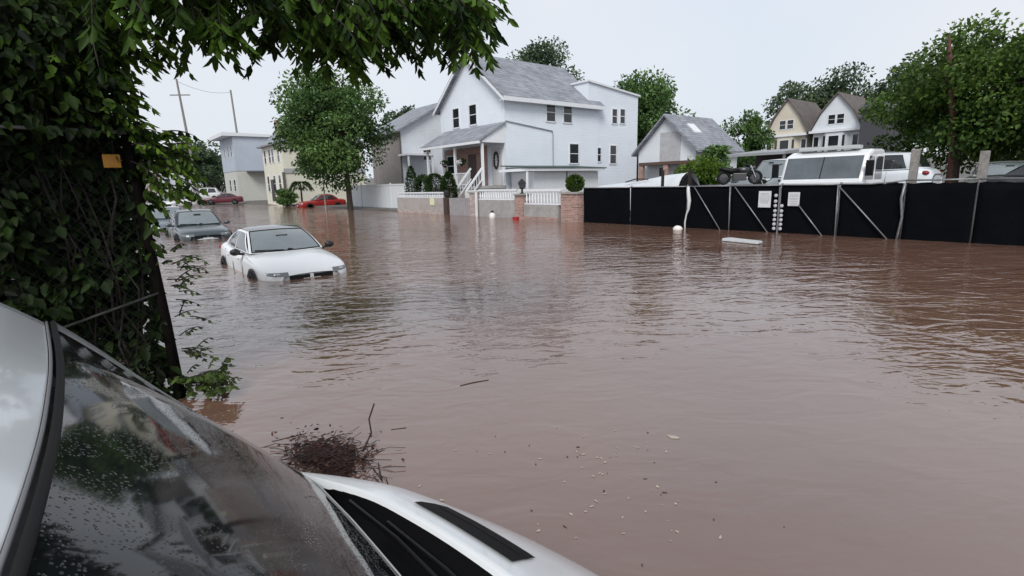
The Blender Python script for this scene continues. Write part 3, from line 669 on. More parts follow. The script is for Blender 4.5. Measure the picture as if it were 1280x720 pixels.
# white drain hose tied to the gate post
tag(MB().tube([(XB - .1, 10.92, 1.5), (XB - .11, 10.9, 1.3), (XB - .13, 10.84, 1.0), (XB - .12, 10.86, .7), (XB - .1, 10.95, .5), (XB - .1, 11.0, .2), (XB - .09, 10.98, -.3)], [.05, .065, .07, .05, .03, .03, .03], 8).build('drain_hose', mat('white_hose', (.62, .62, .62), .6), smooth=True), 'thick white hose tied to the black fence post', 'hose')
def notice(y, z, w_, h_, label):
    t = thing('notice', (XB - .06, y, z), label, 'notice', 'white notices on the fence')
    MB().box(XB - .072, XB - .06, y - w_ / 2, y + w_ / 2, z, z + h_).build('board', mat('notice_white', (.66, .67, .68), .6, noise=.12, nscale=10), t)
    m_ = MB(); zz = z + h_ - .07
    for i in range(7):
        ww = w_ * random.uniform(.3, .42); m_.box(XB - .0745, XB - .0722, y - ww, y + ww, zz - .018, zz); zz -= random.choice((.045, .06))
    m_.build('print', mat('grey_print', (.38, .38, .4), .7), t)
    return t
notice(8.14, .8, .40, .52, 'white printed notice on the fence, left of the reflector column')
notice(7.24, .86, .34, .42, 'smaller white printed notice on the fence, right of the reflector column')
rc = thing('reflector_column', (XB - .1, 7.67, .1), 'post with two columns of round pale reflectors between the notices', 'reflector post')
MB().tube([(XB - .08, 7.67, -.3), (XB - .08, 7.67, 1.45)], .03, 8).build('post', GALV, rc)
for i, z in enumerate((1.18, 1.0, .86, .7, .56, .42, .28, .14)):
    for s in ((-1, 1) if i > 1 else (1,)):
        MB().lathe([(.02, 0), (.055, -.01), (.05, -.03), (.01, -.04)], (XB - .09, 7.67 + s * .1, z), 10, 'x').build('reflector', mat('reflector_grey', (.50, .50, .52), .35), rc)

# ---------------------------------------------------------------- vehicles
def lerp3(a, b, t): return tuple(a[i] + (b[i] - a[i]) * t for i in range(3))
def make_car(label, paint, group=None, name='car', L=4.7, W=1.84, roof=1.42, roofmat=None, suv=False, bumper=None, plate=True, lights=LAMPG, hatch=False):
    """car in its own frame: +x forward, ground at z = 0"""
    t = thing(name, (0, 0, 0), label, 'car', group)
    s = L / 4.7; w = W / 2; zs = roof / 1.42
    lift = .12 if suv else 0
    stn = [(2.35, .58, .30, .58, .62), (2.29, .74, .24, .66, .71), (2.10, .845, .22, .73, .80), (1.55, .905, .22, .81, .885), (.98, .915, .22, .86, .94), (.3, .92, .22, .89, .96),
           (-.6, .92, .22, .91, .97), (-1.3, .915, .22, .94, .99), (-1.75, .895, .22, .95, 1.03), (-2.1, .85, .24, .93, 1.02), (-2.3, .76, .28, .84, .95), (-2.36, .62, .34, .72, .80)]
    P = []
    for x, hw, z0, zh, zt in stn:
        hw *= w / .92; zh += lift; zt += lift
        row = [(hw * .90, z0), (hw * .985, z0 + .16), (hw, (z0 + zh) / 2 + .06), (hw * .985, zh - .07), (hw * .93, zh), (hw * .70, zt - .012), (hw * .35, zt), (0, zt + .004)]
        full = [(x * s, -y, z) for y, z in row] + [(x * s, y, z) for y, z in reversed(row[:-1])]
        P.append(full)
    m_ = MB().grid(P); nc = len(P[0]); m_.f.append(tuple(range(nc))); m_.f.append(tuple((len(P) - 1) * nc + i for i in reversed(range(nc))))
    bodyo = m_.build('body', paint, t, smooth=True, sub=2)
    # greenhouse
    xb0, xt0, xt1, xb1 = (1.0, .12, -.95, -1.72) if not suv else (1.05, .3, -1.75, -2.12)
    zb = .93 + lift; zr = roof; wb = w * .905; wr = w * .66 if not suv else w * .74
    def ws(u, v, o=0):   # windshield u in -1..1, v 0 bottom .. 1 top
        bx = xb0 - .20 * u * u; tx = xt0 - .13 * u * u
        q = Vector(((bx + (tx - bx) * v) * s, (wb * .95 + (wr - wb * .95) * v) * u, zb + (zr - .03 * u * u - zb) * v + .06 * math.sin(math.pi * v) * (1 - .3 * u * u)))
        return q + Vector((.6, 0, .8)) * o
    def rw(u, v, o=0):
        bx = xb1 + .16 * u * u; tx = xt1 + .08 * u * u
        q = Vector(((bx + (tx - bx) * v) * s, (wb * .93 + (wr - wb * .93) * v) * u, zb + .05 + (zr - .03 * u * u - zb - .05) * v + .05 * math.sin(math.pi * v)))
        return q + Vector((-.6, 0, .8)) * o
    def sd(u, v, sg, o=0):   # side, u 0 front .. 1 rear
        bx = (xb0 - .20) + ((xb1 + .16) - (xb0 - .20)) * u; tx = (xt0 - .13) + ((xt1 + .08) - (xt0 - .13)) * u
        tz = zr - .03 + .028 * math.sin(math.pi * u); byy = wb * (.95 - .02 * u) + .03 * math.sin(math.pi * u)
        q = Vector(((bx + (tx - bx) * v) * s, sg * (byy + (wr - byy) * v + .035 * math.sin(math.pi * v) + o), zb + .05 * u + (tz - zb - .05 * u) * v))
        return q
    def rng2(a, b, n): return [a + (b - a) * i / n for i in range(n + 1)]
    m_ = MB(); N = 10
    m_.grid([[ws(-1 + 2 * i / N, j / 6) for i in range(N + 1)] for j in range(7)])
    m_.grid([[rw(1 - 2 * i / N, j / 6) for i in range(N + 1)] for j in range(7)])
    for sg in (-1, 1): m_.grid([[sd(i / N, j / 6, sg) for i in range(N + 1)] for j in range(7)])
    m_.build('cabin_frame', paint, t, smooth=True)
    fr = MB()
    pts = [ws(-.93, v, .009) for v in rng2(.03, .95, 6)] + [ws(u, .95, .009) for u in rng2(-.93, .93, 8)] + [ws(.93, v, .009) for v in rng2(.95, .03, 6)] + [ws(u, .03, .009) for u in rng2(.93, -.93, 8)]
    fr.tube(pts, .013, 5).build('windshield_seal', RUBBER, t, smooth=True)
    for sg in (-1, 1):
        wp = MB().tube([ws(sg * .05 - .1, .03, .03), ws(sg * .3 - .2, .05, .028), ws(sg * .42 - .44, .07, .022)], .011, 5); wp.build('wiper', RUBBER, t, smooth=True)
    MB().box(xb0 * s - .52 * s, xb0 * s - .50 * s, -.12, .12, roof - .17, roof - .11).build('rear_view_mirror', BLACK, t)
    def rfp(u, k):
        a = ws(u, 1); b = rw(u, 1); f_ = k / 8
        ed = .05 * math.sin(math.pi * f_); y = a.y + (b.y - a.y) * f_
        return Vector((a.x + (b.x - a.x) * f_, y, a.z + (b.z - a.z) * f_ + ed + .01 * math.sin(math.pi * f_) * (1 - u * u)))
    MB().grid([[rfp(-1 + 2 * i / N, k) for i in range(N + 1)] for k in range(9)]).build('roof', roofmat or paint, t, smooth=True)
    def rng_(a, b, n): return [a + (b - a) * i / n for i in range(n + 1)]
    MB().grid([[ws(u, v, .006) for u in rng_(-.92, .92, 10)] for v in rng_(.03, .94, 6)]).build('windshield', WSGL, t, smooth=True)
    MB().grid([[rw(u, v, .006) for u in rng_(.88, -.88, 10)] for v in rng_(.08, .92, 6)]).build('rear_window', CARGL, t, smooth=True)
    for sg in (-1, 1):
        for a, b in ((.07, .47), (.52, .90)):
            MB().grid([[sd(u, v, sg, .007) for u in rng_(a + .0, b, 6)] for v in rng_(.06, .9, 5)]).build('side_window', CARGL, t, smooth=True)
        mr_ = MB().ball(((xb0 - .38) * s, sg * (w + .10), zb + .04), .07, .11, .075, 10, 6); mr_.bar(((xb0 - .38) * s, sg * (w - .08), zb - .02), ((xb0 - .38) * s, sg * (w + .06), zb + .01), .05)
        mr_.build('wing_mirror', BLACK if roofmat else paint, t, smooth=True)
        MB().ball((-2.17 * s, sg * w * .76, .84 + lift), .12, .17, .08, 10, 6, Matrix.Rotation(sg * R(30), 3, 'Z')).build('tail_light', mat('tail_red', (.25, .015, .015), .2), t, smooth=True)
        for x in (1.43, -1.37):
            yy = sg * w * (.985 if x < 0 else .99)
            wh = MB().lathe([(.37, -.02), (.37, .012)], (x * s, yy, .33), 20, 'y').build('wheel', BLACK, t)
            MB().lathe([(.20, .0), (.32, .02), (.33, .03), (.30, .05), (.21, .045)] if sg > 0 else [(.21, -.045), (.30, -.05), (.33, -.03), (.32, -.02), (.20, .0)], (x * s, yy, .33), 20, 'y').build('tyre', RUBBER, wh, smooth=True)
            MB().lathe([(.02, .035), (.19, .03), (.215, .045)] if sg > 0 else [(.215, -.045), (.19, -.03), (.02, -.035)], (x * s, yy, .33), 12, 'y').build('rim', CHROME, wh)
        for x in (.62, -.28, -1.12):
            MB().tube([(x * s, sg * (w * .997), .45), (x * s, sg * (w * 1.0), .62 + lift), (x * s - .01, sg * (w * .955), .90 + lift)], .006, 4).build('door_seam', RUBBER, t)
        for x in (.25, -.75): MB().ball((x * s, sg * (w + .005), .80 + lift), .1, .02, .018, 8, 5).build('door_handle', paint, t, smooth=True)
    from mathutils.bvhtree import BVHTree
    bpy.context.view_layer.update()
    bvh = BVHTree.FromObject(bodyo, bpy.context.evaluated_depsgraph_get())
    def onbody(y, z, dirx, off=.006):
        h = bvh.ray_cast(Vector((3.2 * dirx, y, z)), Vector((-dirx, 0, 0)))[0]
        if h is None: h = Vector((2.2 * s * dirx, y, z))
        return h + Vector((off * dirx, 0, 0))
    zl = lift
    def strip(ya, yb, z0, z1, n_, dirx=1, off=.006, taper=0):
        rows = []
        for k in range(4):
            rows.append([onbody(ya + (yb - ya) * i / n_, (z0 + (z1 - z0) * k / 3) + taper * i / n_ * (1 - k / 3), dirx, off) for i in range(n_ + 1)])
        return MB().grid(rows)
    for sg in (-1, 1):
        hl = strip(sg * .44 * w / .92, sg * .80 * w / .92, .585 + zl, .675 + zl, 9, 1, .007, .03).build('headlight', mat('headlight_glass', (.16, .17, .18), .12, spec=.9), t, smooth=True)
        MB().ball(onbody(sg * .63, .64 + zl, 1, .004), .02, .055, .02, 8, 5).build('lamp', lights, hl, smooth=True)
    g2 = strip(-.43, .43, .40 + zl * .6, .60 + zl, 12, 1, .008).build('grille', mat('grille_black', (.006, .006, .007), .5, spec=.3), t, smooth=True)
    strip(-.035, .035, .40 + zl * .6, .61 + zl, 2, 1, .016).build('grille_bar', paint, g2)
    if plate: strip(-.17, .17, .44, .53, 4, 1, .022).build('license_plate', mat('plate_white', (.62, .62, .58), .5), t)
    if bumper: MB().ball((2.2 * s, 0, .47 + lift), .2, w * .74, .06, 14, 6).build('bumper', bumper, t, smooth=True)
    return t
def place(t, x, y, z, rz, tilt=0, roll=0):
    t.location = (x, y, z); t.rotation_euler = (roll, tilt, rz)
DEEP = -.44
silver_w = mat('pearl_white_paint', (.83, .85, .87), .3, coat=.6, noise=.04, nscale=2)
dkgrey = mat('slate_grey_paint', (.06, .078, .088), .3, metal=.3, coat=.6)
blue_s = mat('dusty_blue_paint', (.16, .19, .23), .35, metal=.3, coat=.5)
black_p = mat('charcoal_paint', (.03, .032, .036), .3, coat=.6)
redp = mat('red_paint', (.30, .014, .010), .3, coat=.6)
maroon = mat('maroon_paint', (.13, .018, .03), .35, coat=.5)
silverp = mat('silver_paint', (.50, .52, .54), .35, metal=.4, coat=.5)
bluew = mat('pale_blue_paint', (.55, .63, .70), .35, coat=.5)
GL_ = 'cars parked nose-first along the left kerb'
c = make_car('white sedan with black roof stranded nose-down in the flooded street', silver_w, GL_, roof=1.375, roofmat=mat('dark_glass_roof', (.11, .12, .13), .12, coat=.6)); place(c, 3.33, 13.02, -.50, R(-90), R(.5))
c = make_car('slate grey sedan stranded behind the white sedan', dkgrey, GL_, roof=1.46, bumper=mat('silver_bumper', (.42, .45, .47), .35)); place(c, 3.32, 24.6, DEEP, R(-90))
c = make_car('dusty blue sedan with pale roof half hidden behind the slate grey car', blue_s, GL_, roof=1.48, roofmat=silverp); place(c, 3.0, 31.4, DEEP, R(-90))
c = make_car('charcoal car third behind the white sedan along the left kerb', black_p, GL_, roof=1.5, suv=True); place(c, 2.9, 37.6, DEEP, R(-90))
c = make_car('silver car at the far end of the left kerb row', silverp, GL_); place(c, 2.9, 44.2, DEEP + .05, R(-90))
c = make_car('dark far car beyond the row of flooded sedans', black_p, GL_); place(c, 2.9, 51.0, DEEP + .05, R(-90))
c = make_car('bright red car parked nose-out beyond the street tree', redp, roof=1.5, lights=mat('lamp_warm', (.6, .5, .42), .2)); place(c, 18.6, 54.2, -.28, R(180))
c = make_car('white sport utility car parked across the far end of the street', WHITEC, roof=1.75, suv=True); place(c, 12.6, 84.0, .55, R(170))
c = make_car('maroon car in front of the far blue grey block', maroon, roof=1.4); place(c, 14.2, 79.0, .1, R(165))
c = make_car('white far car in front of the tan house', WHITEC, roof=1.5); place(c, 8.0, 74.5, .0, R(185))
c = make_car('white far car partly hidden by vine leaves at the street end', WHITEC, roof=1.7, suv=True); place(c, 6.4, 66, -.1, R(-95))
c = make_car('silver far car waiting at the end of the street', silverp, roof=1.5); place(c, 10.6, 93, .75, R(175))
# cars in the yard behind the fence
GY_ = 'vehicles in the yard behind the fence'
tp = thing('covered_boat', (19.2, 14.6, .15), 'white tarpaulin-covered boat hull behind the left end of the black fence', 'boat')
rows = []
for i in range(15):
    f_ = i / 14; y = 12.35 + 5.0 * f_; zt = 2.02 - .52 * f_ + .03 * math.sin(9 * f_); hw = .95 * (1 - f_ ** 4 * .7)
    rows.append([(19.3 + hw * u + random.uniform(-.015, .015), y, .5 + (zt - .5) * (1 - abs(u) ** 2.6) ** .5 + random.uniform(-.012, .012)) for u in np.linspace(-1, 1, 15)])
MB().grid(rows).build('tarpaulin', mat('white_tarpaulin', (.66, .69, .72), .5, noise=.12, nscale=3, bump=.4, bscale=7), tp, smooth=True)
MB().prism([(18.5, 12.35, .3), (20.1, 12.35, .3), (20.0, 12.36, 1.5), (19.3, 12.36, 1.95), (18.6, 12.36, 1.5)], (0, 0, 0), (0, .03, 0)).build('transom', BLKP, tp)
MB().tube([(18.75, 15.2, 1.70), (18.72, 14.6, 1.83), (18.76, 14.0, 1.80)], .025, 6).build('strap', BLKP, tp)
MB().box(18.7, 19.9, 12.8, 16.8, .15, .48).build('cradle', WOODG, tp)
c = make_car('pale greenish white car directly behind the gate left of the motorcycle', mat('greenish_white_paint', (.6, .66, .62), .35, coat=.5), GY_, roof=1.46); place(c, 20.8, 11.0, .28, R(182))
c = make_car('pale blue car behind the fence under the motorcycle', bluew, GY_, roof=1.48); place(c, 21.2, 9.3, .28, R(178))
c = make_car('white and blue car with dark side windows right of the white truck', mat('ice_white_paint', (.68, .72, .76), .3, coat=.6), GY_, roof=1.66, suv=True); place(c, 22.4, 7.3, .80, R(90))
c = make_car('grey green car under the big tree between the wooden posts', mat('grey_green_paint', (.15, .17, .16), .4, coat=.4), GY_, roof=1.46); place(c, 27.5, 4.0, .62, R(200))
c = make_car('black car under the big tree behind the right fence post', black_p, GY_, roof=1.44); place(c, 25.5, 2.0, .62, R(255))
c = make_car('dark grey car at the right edge of the yard', dkgrey, GY_, roof=1.42); place(c, 22.0, 0.6, .35, R(200))
# white boxy trailer / van bodies behind the motorcycle
c = make_car('white van roof behind the motorcycle near the carport', WHITEC, GY_, roof=1.95, suv=True, L=5.2); place(c, 26.2, 12.0, .62, R(176))

# white truck facing the street
tk = thing('truck', (21, 7.4, .1), 'white cab-over truck with a wide windscreen facing the street', 'truck')
TX, y0, y1 = 19.35, 6.15, 8.75
m_ = MB()
sec = [(TX - .02, .5), (TX - .05, 1.60), (TX + .30, 2.43), (TX + .75, 2.58), (TX + 1.75, 2.60), (TX + 1.85, 2.45), (TX + 1.9, .5)]
m_.prism([(x, 0, z) for x, z in sec], (0, y0, 0), (0, y1, 0)); m_.build('cab', WHITEC, tk, bevel=.09)
def tkw(ya, yb, v0, v1, o): 
    a = Vector((TX - .05, 0, 1.60)); b = Vector((TX + .30, 0, 2.43)); nrm = Vector((-.92, 0, .39))
    return [[a.lerp(b, v) + nrm * o + Vector((0, y, 0)) for y in (ya, (ya + yb) / 2, yb)] for v in (v0, v1)]
MB().grid(tkw(y0 + .12, y1 - .12, .06, .93, .006)).build('windshield', mat('truck_glass', (.09, .11, .12), .06, spec=.5, noise=.6, nscale=1.2), tk)
MATS['truck_glass'].node_tree.nodes['Principled BSDF'].inputs['IOR'].default_value = 2.4
MB().grid(tkw(y0 + 1.28, y0 + 1.31, .06, .93, .011)).build('windshield_divider', RUBBER, tk)
MB().hexa([(TX + .12, y0 - .008, 1.6), (TX + .85, y0 - .008, 1.6), (TX + .85, y0 + .01, 1.6), (TX + .12, y0 + .01, 1.6), (TX + .4, y0 - .008, 2.34), (TX + .85, y0 - .008, 2.34), (TX + .85, y0 + .01, 2.34), (TX + .4, y0 + .01, 2.34)]).build('side_window', CARGL, tk)
MB().box(TX + 1.0, TX + 1.65, y0 - .008, y0 + .01, 1.6, 2.34).build('side_window', CARGL, tk)
MB().box(TX + .5, TX + .8, y0 + .35, y1 - .35, 2.605, 2.72).build('light_bar', mat('light_bar_grey', (.5, .52, .52), .3), tk, bevel=.02)
MB().box(TX - .12, TX - .04, y0 + .02, y1 - .02, 1.32, 1.56).build('front_panel', WHITEC, tk, bevel=.02)
for y in (y0 - .16, y1 + .16):
    m_ = MB().box(TX - .1, TX, y - .1, y + .1, 1.72, 2.2); m_.bar((TX - .02, y, 2.15), (TX + .12, (y0 if y < 7 else y1), 2.2), .03); m_.build('wing_mirror', BLKP, tk)
MB().box(TX + 2.0, TX + 6, y0 + .05, y1 - .05, .8, 1.1).build('bed', mat('truck_bed', (.25, .25, .26), .6), tk)
for x in (TX + .7, TX + 4.6):
    for y in (y0 + .15, y1 - .15): 
        wv = MB().lathe([(.1, -.12), (.42, -.14), (.45, 0), (.42, .14), (.1, .12)], (x, y, .57), 18, 'y').build('wheel', RUBBER, tk)
# dark seated shape behind glass is a reflection in the photo: left to the glass
# pile trailer carrying the motorcycle
tr_ = thing('flat_trailer', (18.7, 9.8, 0), 'low flat trailer behind the gate carrying the motorcycle', 'trailer')
MB().box(18.2, 19.2, 8.7, 11.2, 1.40, 1.52).build('deck', GALV, tr_)
for y in (9.2, 10.7):
    for x in (18.3, 19.1): MB().bar((x, y, .1), (x, y, 1.4), .1).build('leg', GALV, tr_)
mc = thing('motorcycle', (18.7, 9.85, 1.54), 'black motorcycle standing on a trailer above the fence top', 'motorcycle')
def torus(c, r, q, n=20, k=7):
    m_ = MB(); c = Vector(c); g = []
    for i in range(n + 1):
        a = 2 * math.pi * i / n; g.append([c + Vector((q * math.sin(b), math.cos(a) * (r + q * math.cos(b)), math.sin(a) * (r + q * math.cos(b)))) for b in [2 * math.pi * j / k for j in range(k + 1)]])
    return m_.grid(g)
for y in (9.3, 10.55):
    wv = torus((18.7, y, 1.81), .24, .055).build('wheel', RUBBER, mc, smooth=True)
    MB().lathe([(.02, -.03), (.17, -.02), (.185, 0), (.17, .02), (.02, .03)], (18.7, y, 1.81), 14, 'x').build('rim', mat('dull_rim', (.10, .10, .105), .4, metal=.7), wv)
MB().ball((18.7, 9.75, 2.12), .13, .27, .12, 12, 7).build('fuel_tank', black_p, mc, smooth=True)
m_ = MB(); m_.tube([(18.7, 9.95, 2.1), (18.7, 10.25, 2.08), (18.7, 10.55, 2.16), (18.7, 10.75, 2.2)], [.1, .13, .11, .05], 8); m_.build('seat', BLKP, mc, smooth=True)
MB().box(18.57, 18.83, 9.65, 10.2, 1.68, 2.0).build('engine', mat('engine_grey', (.08, .08, .085), .5, metal=.5), mc, bevel=.04)
m_ = MB()
for dx in (-.08, .08): m_.tube([(18.7 + dx, 9.3, 1.81), (18.7 + dx, 9.5, 2.3)], .025, 6)
m_.build('fork', CHROME, mc)
m_ = MB(); m_.tube([(18.38, 9.68, 2.36), (18.6, 9.52, 2.32), (18.8, 9.52, 2.32), (19.02, 9.68, 2.36)], .018, 6); m_.build('handlebar', BLACK, mc)
MB().ball((18.7, 9.38, 2.2), .08, .07, .08, 10, 6).build('headlight', CARGL, mc, smooth=True)
MB().tube([(18.85, 9.9, 1.65), (18.88, 10.4, 1.68), (18.88, 10.85, 1.78)], [.03, .045, .055], 8).build('exhaust', CHROME, mc, smooth=True)
m_ = MB(); m_.tube([(18.7, 10.0, 1.72), (18.7, 10.55, 1.81)], .035, 6); m_.tube([(18.7, 9.5, 2.2), (18.7, 9.9, 2.0), (18.7, 10.2, 1.75)], .03, 6); m_.build('frame', BLACK, mc)
mc.rotation_euler.z = R(38); mc.scale = (.86, .86, .86)

# ---------------------------------------------------------------- poles, white fence, small street things
up_ = thing('utility_pole', (11.2, 79, .1), 'tall leaning utility pole up the street with a crossarm', 'utility pole', 'utility poles')
MB().tube([(11.35, 79, .0), (11.1, 79, 8), (10.75, 79, 15.6)], [.19, .16, .11], 8).build('pole', WOODG, up_)
MB().bar((9.8, 79, 13.6), (12.0, 79, 13.8), .12).build('crossarm', WOODG, up_)
up2 = thing('utility_pole', (20.5, 96, 1), 'plain utility pole rising behind the blue grey block', 'utility pole', 'utility poles')
MB().tube([(20.7, 96, 1), (20.3, 96, 17.6)], [.2, .13], 8).build('pole', WOODG, up2)
def wire(a, b, sag, label, r=.018):
    pts = [Vector(a).lerp(Vector(b), i / 14) - Vector((0, 0, sag * 4 * (i / 14) * (1 - i / 14))) for i in range(15)]
    tag(MB().tube(pts, r, 5).build('power_line', RUBBER), label, 'power line')
wire((10.8, 79, 15.3), (20.3, 96, 17.3), .6, 'thin power line strung between the two utility poles')
sp = thing('sign_pole', (16, 45.6, -.3), 'thin pale pole standing in the water left of the street tree', 'pole')
MB().tube([(16, 45.6, -.4), (15.97, 45.6, 4.3)], .06, 8).build('pole', mat('pale_pole', (.5, .46, .43), .7), sp)
MB().box(15.9, 15.93, 45.35, 45.85, 3.6, 4.2).build('sign_plate', mat('sign_back', (.4, .41, .42), .5), sp)
wf = thing('vinyl_fence', (19, 42.5, 0), 'white solid vinyl fence panels right of the street tree', 'fence')
for i in range(4):
    ya = 36.2 + i * 2.9; MB().box(19.02, 19.07, ya + .07, ya + 2.83, -.1, 1.95).build('panel', VINYL, wf)
    MB().box(18.98, 19.11, ya - .06, ya + .06, -.2, 2.08).build('post', VINYL, wf)
    MB().box(18.99, 19.018, ya + .07, ya + 2.83, 1.88, 2.0).build('rail', VINYL, wf)
# floating things
tag(MB().ball((16.03, 10.65, .05), .15, .17, .12, 14, 9, jit=.04).build('foam_ball', mat('foam_white', (.75, .72, .68), .7), smooth=True), 'round white foam float drifting before the black fence', 'float')
fp = MB(); fp.hexa([(13.7, 6.65, .01), (14.1, 6.7, .01), (14.3, 7.75, .01), (13.9, 7.8, .01), (13.72, 6.67, .07), (14.08, 6.72, .07), (14.26, 7.73, .09), (13.92, 7.78, .09)])
tag(fp.build('drifting_board', mat('panel_grey', (.55, .56, .57), .5, noise=.2), bevel=.015), 'pale flat panel floating in front of the fence', 'panel')
bt = thing('floating_bottle', (16.5, 22.6, 0), 'white jug with dark cap floating by the balustrade wall', 'jug')
MB().lathe([(.14, -.1), (.17, .05), (.16, .2), (.07, .3)], (16.6, 22.3, 0), 12).build('jug', mat('jug_white', (.75, .73, .7), .5), bt, smooth=True)
MB().lathe([(.08, .3), (.09, .36), (.05, .4)], (16.6, 22.3, 0), 12).build('cap', BLACK, bt)
rb = thing('red_bucket', (16.4, 20.1, 0), 'red bucket floating at the foot of the brick pillar', 'bucket')
MB().lathe([(.13, -.15), (.18, .14), (.19, .14), (.17, .12), (.12, -.1)], (16.4, 20.1, 0), 14).build('tub', mat('red_plastic', (.4, .02, .03), .4), rb)
MB().tube([(16.4, 19.93, .14), (16.4, 20.0, .26), (16.4, 20.2, .26), (16.4, 20.27, .14)], .01, 5).build('handle', CHROME, rb)

# ---------------------------------------------------------------- trees
GT = 'trees beyond the yard and houses'
tree('street_tree', 'round-crowned street tree standing in the flood before the yellow house', (16.6, 41.6, -.4), 11.6, 1.4, 4.4, 4.4, LM_MID, 66, 25000, .25, .24, cl=.31, cshift=(-.6, .5))
tree('tree', 'big bushy tree overhanging the yard at the right edge', (34.2, 7.0, .1), 9.3, 1.0, 5.2, 5.2, LM_BIG, 74, 32000, .21, .3, GT, cl=.26, cshift=(1.0, -1.0))
tree('tree', 'second spreading tree behind the right-hand wooden post', (34.5, 1.5, .1), 9.8, 1.0, 5.2, 5.2, LM_BIG, 76, 28000, .21, .3, GT, cl=.28)
dt = MB(); dt.tube([(32.4, 6.6, .1), (32.3, 6.8, 4), (32.0, 7.1, 6.4), (31.5, 7.2, 7.9)], [.11, .10, .14, .03], 7)
tag(dt.build('dead_trunk', DEADW, smooth=True), 'reddish brown dead trunk standing up in front of the big tree', 'dead trunk')
tree('tree', 'tree rising behind the roof ridge of the white house', (40.1, 44.7, .3), 17.4, 6, 4.6, 4.4, LM_FAR, 44, 12000, .30, .3, GT)
tree('tree', 'dark tree right behind the white house extension', (41, 31.6, .3), 12.3, 1.5, 4.6, 4.4, LM_MID, 60, 18000, .27, .3, GT)
tree('tree', 'small dense tree left of the cream gambrel house', (46.8, 24.6, .4), 8.0, 1, 2.3, 2.3, LM_MID, 30, 8000, .24, .2, GT)
tree('tree', 'low bushy tree behind the low white house roof', (46.5, 27.5, .4), 5.8, .8, 2.6, 2.8, LM_DARK, 24, 5000, .30, .2, GT)
tree('tree', 'tall tree behind the gap between the gambrel houses', (98, 42.5, 3), 18.5, 6, 5.5, 5.5, LM_FAR, 36, 7000, .5, .35, GT)
tree('tree', 'tall tree behind the white gambrel house', (100, 35.5, 3), 20.5, 6, 6, 6, LM_FAR, 40, 8000, .5, .35, GT)
tree('tree', 'tall hazy tree between the white gambrel house and the big tree', (100, 26, 3), 19, 4, 6.5, 6.5, LM_FAR, 40, 8000, .5, .35, GT)
tree('tree', 'far tree showing between the white houses', (34, 63, .4), 13.6, 4, 3.6, 3.6, LM_FAR, 30, 6000, .4, .3, GT)
GF = 'trees closing the far end of the street'
for (x, y, zt, r_, lab) in ((21, 136, 14.5, 4.5, 'far grey green tree left of the blue grey block'), (13, 150, 11, 5, 'far tree behind the pale house at the street end'), (4, 140, 13, 5, 'far tree behind the tan house'),
                            (-6, 120, 12, 5, 'far tree on the left of the street behind the vines'), (26, 150, 12, 5, 'far tree behind the utility pole')):
    tree('tree', lab, (x, y, 2), zt, 2.2, r_, r_, LM_FAR, 28, 4500, .55, .3, GF)
tree('bush', 'yellow green bush growing behind the black fence', (22.0, 13.3, .1), 2.9, .9, 1.2, 1.2, LM_YEL, 26, 4600, .15, .06, cat='bush', cl=.42)
tree('bush', 'slender darker shrub rising behind the yellow green bush', (23.6, 13.9, .1), 3.7, 1.2, .8, .8, LM_MID, 16, 2200, .17, .06, cat='bush', cl=.42)
tree('bush', 'low green bush at the foot of the yellow house', (16.9, 60.2, -.2), 1.9, .1, 1.6, 1.4, LM_MID, 16, 2200, .2, .05, cat='bush', cl=.45)
# spiky palm-like yard plant
pp = thing('palm_plant', (17.4, 56.5, 0), 'small palm-like plant beside the red car', 'palm')
MB().tube([(17.4, 56.5, 0), (17.45, 56.5, 2.3)], [.11, .08], 7).build('trunk', BARK, pp)
n_ = 420; a = rng.uniform(0, 2 * np.pi, n_); q = rng.uniform(0, 1, n_)
P = np.stack([17.45 + 1.0 * q * np.cos(a), 56.5 + 1.0 * q * np.sin(a), 2.4 + .7 * q - 1.2 * q ** 2], 1)
A = np.stack([np.cos(a), np.sin(a), .4 - 1.6 * q], 1)
leaf_mesh('fronds', P, A, rdir(n_), np.full(n_, .55), np.full(n_, .08), rng.uniform(0, 1, n_), LM_DARK, pp)

# ---------------------------------------------------------------- near left: vine-covered chain-link fence
YF = 5.16
lf = thing('chain_link_fence', (.39, YF, -.25), 'dark vine-covered chain-link fence with a leaning corner post', 'fence')
MB().tube([(.40, YF, -.3), (.372, YF, .7), (.335, YF, 1.5), (.30, YF, 2.3)], [.046, .040, .037, .035], 10).build('corner_post', RUST, lf, smooth=True)
MB().tube([(-2.6, YF - .12, 2.27), (.31, YF - .06, 2.215)], .014, 8).build('top_rail', GALV, lf, smooth=True)
MB().tube([(-1.9, YF - .03, .22), (-.27, YF - .03, .77), (.35, YF - .03, .94)], .011, 7).build('brace', mat('dull_steel', (.05, .05, .048), .6, noise=.4, nscale=15), lf, smooth=True)
MB().tube([(-2.6, YF, -.3), (-2.6, YF, 2.3)], .045, 8).build('line_post', RUST, lf)
m_ = MB(); s_ = .075
nn = int(3.4 / s_)
for i in range(-30, nn):
    for sg in (1, -1):
        x0_ = -2.6 + i * s_
        pts = []
        za, zb_ = -.2, 2.2
        xa, xb_ = (x0_, x0_ + (zb_ - za)) if sg > 0 else (x0_ + (zb_ - za), x0_)
        # clip to the panel
        t0, t1 = 0., 1.
        for lo, hi in ((-2.58, .30),):
            d = xb_ - xa
            ta, tb = (lo - xa) / d, (hi - xa) / d
            if ta > tb: ta, tb = tb, ta
            t0, t1 = max(t0, ta), min(t1, tb)
        if t1 - t0 > .02:
            m_.bar((xa + (xb_ - xa) * t0, YF + .004 * sg, za + (zb_ - za) * t0), (xa + (xb_ - xa) * t1, YF + .004 * sg, za + (zb_ - za) * t1), .0035)
m_.build('wire_mesh', mat('old_wire', (.010, .010, .010), .7, spec=.2), lf)
